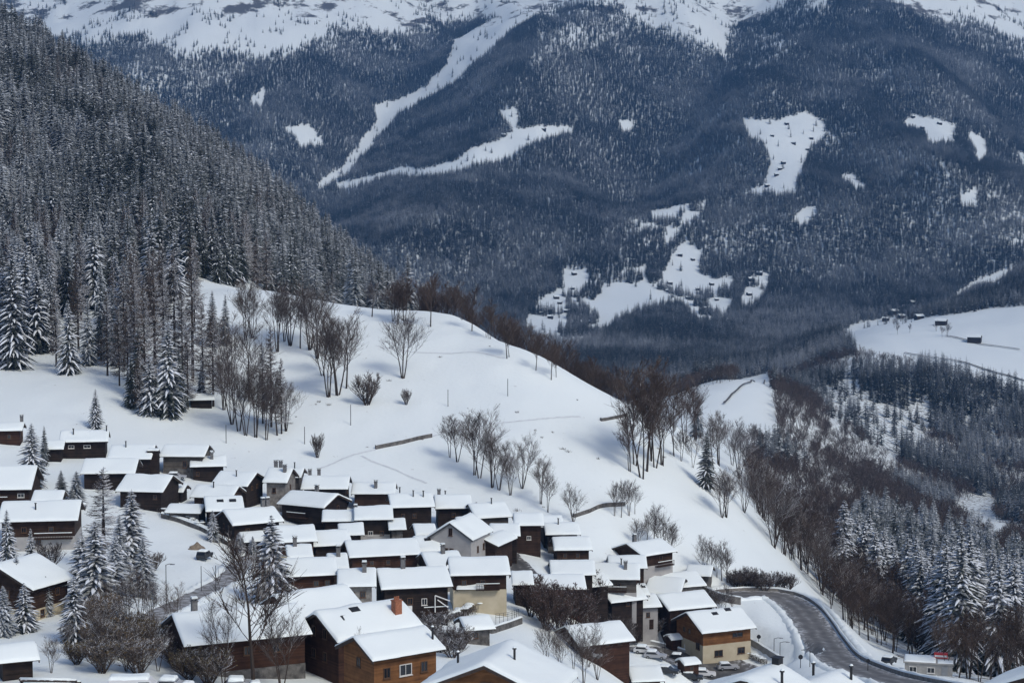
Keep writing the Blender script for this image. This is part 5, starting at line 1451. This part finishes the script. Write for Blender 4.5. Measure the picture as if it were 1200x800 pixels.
# cars
def car(u, v, heading, paint, label, snow=.22, L=4.2, H=1.5, W=1.75, van=False, cover=False, ymin=112):
    p = at_px(u, v, ymin)
    R = root('van' if van else 'parked_car', (p[0], p[1], p[2] + .14), math.radians(heading))
    zl, zr = .34, H
    if van: prof = [(-L/2, zl), (L/2, zl), (L/2, .95), (L/2 - .12, 1.1), (L/2 - .75, H - .12), (L/2 - 1.0, H), (-L/2 + .15, H), (-L/2, H - .2)]
    else: prof = [(-L/2, zl), (L/2, zl), (L/2, .72), (L/2 - .2, .86), (L*.19, .95), (L*.04, H - .06), (-.02 * L, H), (-L*.28, H - .02), (-L*.40, H - .12), (-L*.485, 1.0), (-L/2, .92)]
    mb = MB(); mb.prism(prof, -W/2, W/2)
    body = mb.build('body', mat('paint', paint, .35, spec=.5), R)
    bm_ = body.modifiers.new('bevel', 'BEVEL'); bm_.width = .07; bm_.segments = 2
    g = MB()
    if van:
        for s in (-1, 1): g.quad([(L*.12, s*(W/2 + .012), 1.1), (L/2 - .45, s*(W/2 + .012), 1.1), (L/2 - .85, s*(W/2 + .012), H - .25), (L*.12, s*(W/2 + .012), H - .25)])
    else:
        for s in (-1, 1): g.quad([(-L*.40, s*(W/2 + .012), .98), (L*.14, s*(W/2 + .012), .98), (L*.03, s*(W/2 + .012), H - .14), (-L*.36, s*(W/2 + .012), H - .14)])
        g.quad([(L*.175, -W*.42, .985), (L*.175, W*.42, .985), (L*.062, W*.38, H - .13), (L*.062, -W*.38, H - .13)])
        g.quad([(-L*.49, -W*.4, 1.04), (-L*.49, W*.4, 1.04), (-L*.412, W*.36, H - .17), (-L*.412, -W*.36, H - .17)])
    g.build('window_glass', M['glass'], R)
    for sx in (-.31, .31):
        for s in (-1, 1):
            w = MB(); w.tube([(0, -.1, 0), (0, .1, 0)], [.32, .32], 14, cap=True); o = w.build('wheel', M['rubber'], R)
            o.location = (sx * L, s * (W/2 - .08), .32)
            h_ = MB(); h_.tube([(0, -.108, 0), (0, .108, 0)], [.19, .19], 10, cap=True); h_.build('rim', M['metal_grey'], o)
    for s in (-1, 1):
        h_ = MB(); h_.box(L/2 - .03, L/2 + .02, s * W * .36 - .15, s * W * .36 + .15, .62, .76); h_.build('headlight', M['frame_white'], R)
    if snow:
        if van: a, b = -L/2 + .05, L/2 - .95
        else: a, b = -L*.38, L*.05
        sb = snow_roof(a, b, -W/2 + .06, W/2 - .06, 0, lambda y: H - .01 - .02 * abs(y), snow, 31, .05); sb.build('snow_cover', M['roof_snow'], R, smooth=True)
        if cover and not van:
            sb = snow_roof(L*.2, L/2 - .05, -W/2 + .08, W/2 - .08, 0, lambda y: .92, snow * .8, 33, .05); sb.build('snow_cover', M['roof_snow'], R, smooth=True)
    return tag(R, label, 'van' if van else 'car')
SIL, BLK, GRN, WHT = (.34, .35, .37), (.02, .022, .026), (.02, .14, .08), (.6, .6, .6)
VAN = car(157, 818, 4, WHT, 'snow-covered van at the bottom edge with a green patch', .35, 5.2, 2.1, 1.95, van=True)
mb = MB(); mb.box(.4, 1.5, -1.0, -.99, .9, 1.75); mb.build('green_panel', M['green_van'], VAN)
car(205, 812, -4, SIL, 'snow-buried car just right of the snow-covered van', .35, cover=True)
car(284, 812, 8, SIL, 'snow-buried car below the big leafless tree', .4, cover=True)
car(240, 655, 80, BLK, 'dark car with a snowy roof parked on the white meadow', .3, 4.3, 1.55)
car(91, 598, 70, SIL, 'snow-covered car beside the left-edge house', .35, cover=True)
car(207, 562, 4, SIL, 'silver car parked below the weathered house', .2)
car(442, 800, 10, BLK, 'snow-topped car below the orange front wing', .3)
car(462, 797, 10, SIL, 'second snow-topped car below the orange front wing', .3)
car(853, 785, 6, SIL, 'silver car in front of the cream chalet', .12)
car(811, 797, -12, BLK, 'dark car at the lower edge of the car park', .2)
car(816, 765, -8, WHT, 'white van behind the tiny kiosk', .15, 4.8, 1.95, 1.9, van=True)
car(783, 790, -20, BLK, 'black car left of the dark car in the car park', .18)
car(768, 772, -14, SIL, 'silver car at the upper left of the car park', .2)
car(797, 775, -14, BLK, 'black car beside the tiny kiosk', .2)
car(826, 793, -6, WHT, 'white car at the lower right of the car park', .2)
car(756, 766, -16, WHT, 'white car at the far left of the car park', .25)
car(690, 772, 20, SIL, 'snow-topped car beside the broad plain roof', .3, cover=True)
car(1042, 778, 60, BLK, 'small dark car on the verge beyond the road', .1)

# lamps, signs and poles
def pole(name, u, v, h, label, cat, arm=0.0, disc=0.0, r=.07, group=None, ymin=112, mat_='metal_dark'):
    p = at_px(u, v, ymin)
    R = root(name, tuple(p))
    mb = MB(); mb.tube([(0, 0, -.6), (0, 0, h)], [r, r * .8], 6, cap=True); mb.build('post', M[mat_], R)
    if arm:
        a = MB(); a.tube([(0, 0, h - .05), (arm * .5, 0, h + .12), (arm, 0, h + .12)], [.045] * 3, 5); a.build('arm', M[mat_], R)
        a = MB(); a.box(arm - .35, arm + .35, -.14, .14, h + .0, h + .11); a.build('lamp_head', M['metal_grey'], R)
    if disc:
        a = MB(); a.tube([(0, -.12, h - disc), (0, -.07, h - disc)], [disc, disc], 16, cap=True); a.build('sign_disc', M['metal_dark'], R)
    return tag(R, label, cat, group)
pole('street_lamp', 195, 710, 6.2, 'street lamp standing at the lower end of the lane', 'lamp', arm=.95)
pole('utility_pole', 236, 693, 4.2, 'left of two thin poles beside the lane', 'pole')
pole('utility_pole', 253, 692, 4.2, 'right of two thin poles beside the lane', 'pole')
pole('street_lamp', 907, 766, 3.2, 'left of the twin lamps on the snow inside the hairpin', 'lamp', arm=1.4)
pole('street_lamp', 914, 771, 3.2, 'right of the twin lamps on the snow inside the hairpin', 'lamp', arm=1.5)
pole('street_lamp', 949, 781, 3.0, 'lamp with its arm to the left near the bottom roofs', 'lamp', arm=-1.2)
pole('road_sign', 889, 758, 2.6, 'round sign on a thin post by the cream chalet', 'sign', disc=.42)
pole('road_sign', 938, 782, 2.4, 'round sign on a post near the bottom roofs', 'sign', disc=.42)
pole('traffic_mirror', 1017, 786, 2.2, 'small round mirror on a post beside the road', 'mirror', disc=.35)
pole('utility_pole', 525, 476, 4.4, 'thin pole in the middle of the snow field', 'pole', r=.1)
pole('utility_pole', 595, 464, 4.6, 'thin pole near the falling crest', 'pole', r=.1)
pole('utility_pole', 411, 498, 5.2, 'thin pole above the field wall', 'pole', r=.1)
pole('utility_pole', 357, 520, 4.2, 'thin pole near the thin sapling', 'pole', r=.1)
pole('utility_pole', 265, 519, 4.4, 'thin pole below the larch clump', 'pole', r=.1)
pole('flagpole', 754, 668, 5.5, 'tall thin pole before the brown-gabled chalet', 'pole', r=.06)
pole('street_lamp', 779, 768, 4.0, 'lamp post at the left of the car park', 'lamp', arm=.6)

# railing above the garden shed
def railing(px, label, h=1.0, m='metal_dark'):
    pts = path_points(px, 1.1)
    R = root('railing', (0, 0, 0))
    z = [float(terr(*q)) + .9 for q in pts]
    for q, zz in zip(pts, z):
        mb = MB(); mb.box(q[0] - .03, q[0] + .03, q[1] - .03, q[1] + .03, zz - 1.2, zz + h); mb.build('post', M[m], R)
    for dz in (.35, .68, 1.0):
        mb = MB(); mb.tube([(q[0], q[1], zz + dz * h) for q, zz in zip(pts, z)], [.028] * len(pts), 4); mb.build('rail', M[m], R)
    return tag(R, label, 'railing')
railing([(581, 732), (590, 731), (600, 729), (608, 726)], 'dark metal railing on the terrace below the cream house')
bank_wall('terrace_wall', [(575, 742), (588, 738), (600, 734), (611, 730)], 1.0, .4, M['stone_dark'], 'dark stone terrace wall under the metal railing', 'wall', .3)
railing([(660, 668), (668, 667), (676, 667), (684, 666)], 'grey snow-dusted rail fence below the end barn', 1.0, 'metal_grey')
# white zig-zag stair rail on the long dark chalet
for hinfo in HOUSES:
    if hinfo['label'].startswith('long dark chalet with a white garage'):
        mb = MB(); x1, y0 = hinfo['x1'], hinfo['y0']
        pts = [(x1 - 2.3, y0 - 1.3, 1.9), (x1 - 2.3, y0 - 1.3, 4.6), (x1 - .2, y0 - 1.3, 2.6), (x1 - 1.9, y0 - 1.3, 3.9), (x1 + .1, y0 - 1.3, 3.6)]
        for a, b in ((0, 1), (1, 4), (2, 3)):
            mb.tube([pts[a], pts[b]], [.09, .09], 5)
        mb.build('stair_rail', M['paint_white'], hinfo['R'])

# earth heap on the meadow, with real lumps
def heap(u, v, w, h, label, m, name, cat, seed, snow=True):
    p = at_px(u, v)
    mb = MB(); n, k = 18, 7
    r = random.Random(seed)
    for j in range(k):
        f = j / (k - 1)
        for i in range(n):
            a = 6.283 * i / n
            rr = w * (1 - f ** 1.6) * (.7 + .25 * math.sin(3 * a + seed) + .3 * r.random()) + .02
            mb.v.append((rr * math.cos(a), rr * .7 * math.sin(a), -.3 + (h + .3) * f * (.8 + .25 * r.random())))
    for j in range(k - 1):
        for i in range(n):
            mb.f.append((j * n + i, j * n + (i + 1) % n, (j + 1) * n + (i + 1) % n, (j + 1) * n + i)); mb.m.append(0)
    mb.f.append(tuple(range((k - 1) * n, k * n))); mb.m.append(0)
    o = mb.build(name, m, smooth=True); o.location = tuple(p)
    return tag(o, label, cat)
heap(231, 643, 1.9, 1.35, 'brown earth heap beside the dark car on the meadow', M['earth'], 'earth_heap', 'heap', 3)

# log pile in the bottom left corner
p = at_px(56, 806)
for k in range(9):
    row, col = (0, k) if k < 4 else ((1, k - 4) if k < 7 else (2, k - 7))
    mb = MB(); L_ = rng.uniform(5.2, 7.2); r0 = rng.uniform(.14, .2)
    mb.tube([(-L_ / 2, 0, 0), (0, rng.uniform(-.08, .08), 0), (L_ / 2, 0, 0)], [r0, r0 * .95, r0 * .8], 9, cap=True)
    R = root('felled_log', (p[0] + rng.uniform(-.3, .3), p[1] + (col - 1.5 + row * .5) * .42, p[2] + .2 + row * .34), rng.uniform(-.12, .0))
    mb.build('bole', M['bark'], R)
    sb = MB(); sb.tube([(-L_ / 2 + .1, 0, r0 * .75), (L_ / 2 - .1, 0, r0 * .7)], [.13, .11], 6, cap=True); sb.build('snow_cap', M['roof_snow'], R, smooth=True)
    tag(R, 'snow-topped felled log in the pile at the bottom left corner', 'log', 'logs piled at the bottom left')

# snow-heaped hedge on the bank
def hedge(px, label, w=1.0, h=1.1):
    pts = path_points(px, .8)
    mb, sb = MB(), MB()
    r = random.Random(5)
    for q in pts:
        z = float(terr(*q))
        for k in range(26):
            a = np.array([q[0] + r.gauss(0, w * .4), q[1] + r.gauss(0, w * .4), z + r.uniform(-.1, .5) * h])
            d = np.array([r.gauss(0, .5), r.gauss(0, .5), 1]); d /= np.linalg.norm(d)
            mb.tube([a, a + d * h * .5, a + d * h * .5 + np.array([r.gauss(0, .2), r.gauss(0, .2), h * .25])], [.03, .022, .012], 3)
        for k in range(2):
            c = np.array([q[0] + r.gauss(0, w * .25), q[1] + r.gauss(0, w * .25), z + h * .95]); s = r.uniform(.3, .6)
            n0 = len(sb.v)
            for j in range(4):
                f = j / 3; rr = s * math.cos(f * 1.5)
                for i in range(8): sb.v.append((c[0] + rr * math.cos(i * .785) * (1 + .2 * r.random()), c[1] + rr * math.sin(i * .785), c[2] + .35 * s * math.sin(f * 1.5)))
            for j in range(3):
                for i in range(8): sb.f.append((n0 + j * 8 + i, n0 + j * 8 + (i + 1) % 8, n0 + (j + 1) * 8 + (i + 1) % 8, n0 + (j + 1) * 8 + i)); sb.m.append(0)
    R = root('hedge', (0, 0, 0))
    mb.build('branches', M['twig'], R); sb.build('snow_load', M['roof_snow'], R, smooth=True)
    return tag(R, label, 'hedge')
hedge([(191, 604), (205, 608), (220, 613), (236, 620)], 'snow-heaped hedge along the top of the stone bank', 1.3, 1.5)
hedge([(515, 730), (528, 728), (540, 724), (556, 716), (564, 708)], 'rounded snow-heaped hedge below the cream house', 1.6, 1.6)
hedge([(860, 766), (872, 769), (884, 773), (896, 778)], 'dark clipped hedge beside the concrete ramp wall', 1.2, 1.2)

# huts on the clearings across the valley
def far_hut(u, v, L, label, ymin=900, r=0.0):
    p = at_px(u, v, ymin)
    R = root('mountain_hut', tuple(p), r)
    D, h = L * .8, L * .42
    mb = MB(); mb.box(-L/2, L/2, -D/2, D/2, -3, h)
    for s in (-1, 1): mb.quad([(s*L/2, -D/2, h), (s*L/2, D/2, h), (s*L/2, 0, h + D*.22)])
    mb.build('wall', M['wood_dark'], R)
    rb, sb = MB(), MB()
    for m_, e, z0, z1 in ((rb, .5, 0, .2), (sb, .55, .203, .7)):
        for s in (-1, 1):
            a = [(-L/2 - e, 0, h + D*.22 + z0), (L/2 + e, 0, h + D*.22 + z0), (L/2 + e, s*(D/2 + e), h - .3 + z0), (-L/2 - e, s*(D/2 + e), h - .3 + z0)]
            b = [(x, y, z + z1 - z0) for x, y, z in a]
            n0 = len(m_.v); m_.v += a + b
            for f in ((0, 1, 2, 3), (7, 6, 5, 4), (0, 4, 5, 1), (1, 5, 6, 2), (2, 6, 7, 3), (3, 7, 4, 0)):
                m_.f.append(tuple(n0 + q for q in f)); m_.m.append(0)
    ro = rb.build('roof', M['roof_edge'], R); sb.build('snow_cover', M['roof_snow'], ro)
    return tag(R, label, 'hut', 'huts across the valley')
def huts(spots, where, L, ymin=900):
    sp = sorted(spots)
    for i, (u, v) in enumerate(sp):
        o = ordinal(i, len(sp))
        far_hut(u, v, L * rng.uniform(.85, 1.2), f'tiny dark hut {where}, {o}' if len(sp) > 1 else f'tiny dark hut {where}', ymin, rng.uniform(-.5, .5))
huts([(905,160),(930,169),(951,163),(946,176),(918,192),(914,199),(910,206),(899,219),(922,146)], 'on the tall white clearing', 7.5, 2000)
huts([(1070,138),(1101,146),(1081,151)], 'on the white clearing high at the right', 8, 2000)
huts([(671,339),(652,350),(656,356),(645,373),(690,379),(673,322),(634,368),(664,366)], 'on the left lobe of the hillside hamlet', 7, 2000)
huts([(700,318),(709,317),(741,306),(775,337),(785,333),(783,342),(765,322),(751,327),(797,300),(812,305),(818,340),(834,334),(806,350),(840,352),(826,362)], 'on the right lobe of the hillside hamlet', 7, 2000)
huts([(880,329),(890,322),(878,346)], 'on the narrow strip right of the hamlet', 9, 2000)
huts([(1103,381),(1142,401)], 'on the open plateau field', 13, 1300)
huts([(1070,357),(1062,362),(1047,368),(1077,374),(1038,376),(1056,373)], 'in the copse at the tip of the plateau', 11, 1300)
huts([(590,160),(637,153)], 'on the long sloping band below the ski run', 9, 2000)

# tracks across the far fields
def far_track(px, label, half=1.6, ymin=900, m='stone_dark'):
    P = np.array([at_px(u, v, ymin)[:2] for u, v in px])
    pts = []
    for i in range(len(P) - 1):
        n = max(2, int(np.linalg.norm(P[i + 1] - P[i]) / 8))
        for k in range(n): pts.append(P[i] + (P[i + 1] - P[i]) * k / n)
    pts.append(P[-1])
    tag(strip('track', np.array(pts), half, M[m], 1.2, 2, .2), label, 'track', kind='structure')
far_track([(1060,414),(1100,420),(1150,432),(1205,448)], 'dark lane along the lower edge of the plateau field', 1.8)
far_track([(1108,394),(1150,404),(1195,410)], 'thin dark lane across the plateau field', 1.2)
far_track([(848,474),(858,463),(867,455),(880,449),(896,446)], 'dark path climbing the white spur', .7)

# a copse at the tip of the plateau and field trees
for (u, v) in [(1036,380),(1042,378),(1050,376),(1058,380),(1064,372),(1068,378),(1074,368),(1060,366),(1048,384),(1066,390),(1052,392),(1097,388),(1104,395),(1110,394)]:
    p = at_px(u, v, 1300)
    tree(pick('brown'), p, rng.uniform(9, 14), 'small brown tree in the copse on the plateau field', 'copse on the plateau field', BT)

# ------------------------------------------------------------------ haze
zlo, zhi = float(GZ.min()) - 1.0, float(GZ.max()) + 60.0
hb = MB(); hb.box(-6200, 6200, -60, 9400, zlo - 5, zhi)
hm = bpy.data.materials.new('haze'); hm.use_nodes = True
hn = hm.node_tree
for n in list(hn.nodes):
    if n.type == 'BSDF_PRINCIPLED': hn.nodes.remove(n)
pv = hn.nodes.new('ShaderNodeVolumePrincipled')
pv.inputs['Color'].default_value = (0.20, 0.48, 0.95, 1)
pv.inputs['Density'].default_value = 7.5e-5
pv.inputs['Anisotropy'].default_value = 0.0
hn.links.new(pv.outputs[0], hn.nodes['Material Output'].inputs['Volume'])
tag(hb.build('haze', hm), 'thin blue haze filling the valley', 'haze', kind='stuff')
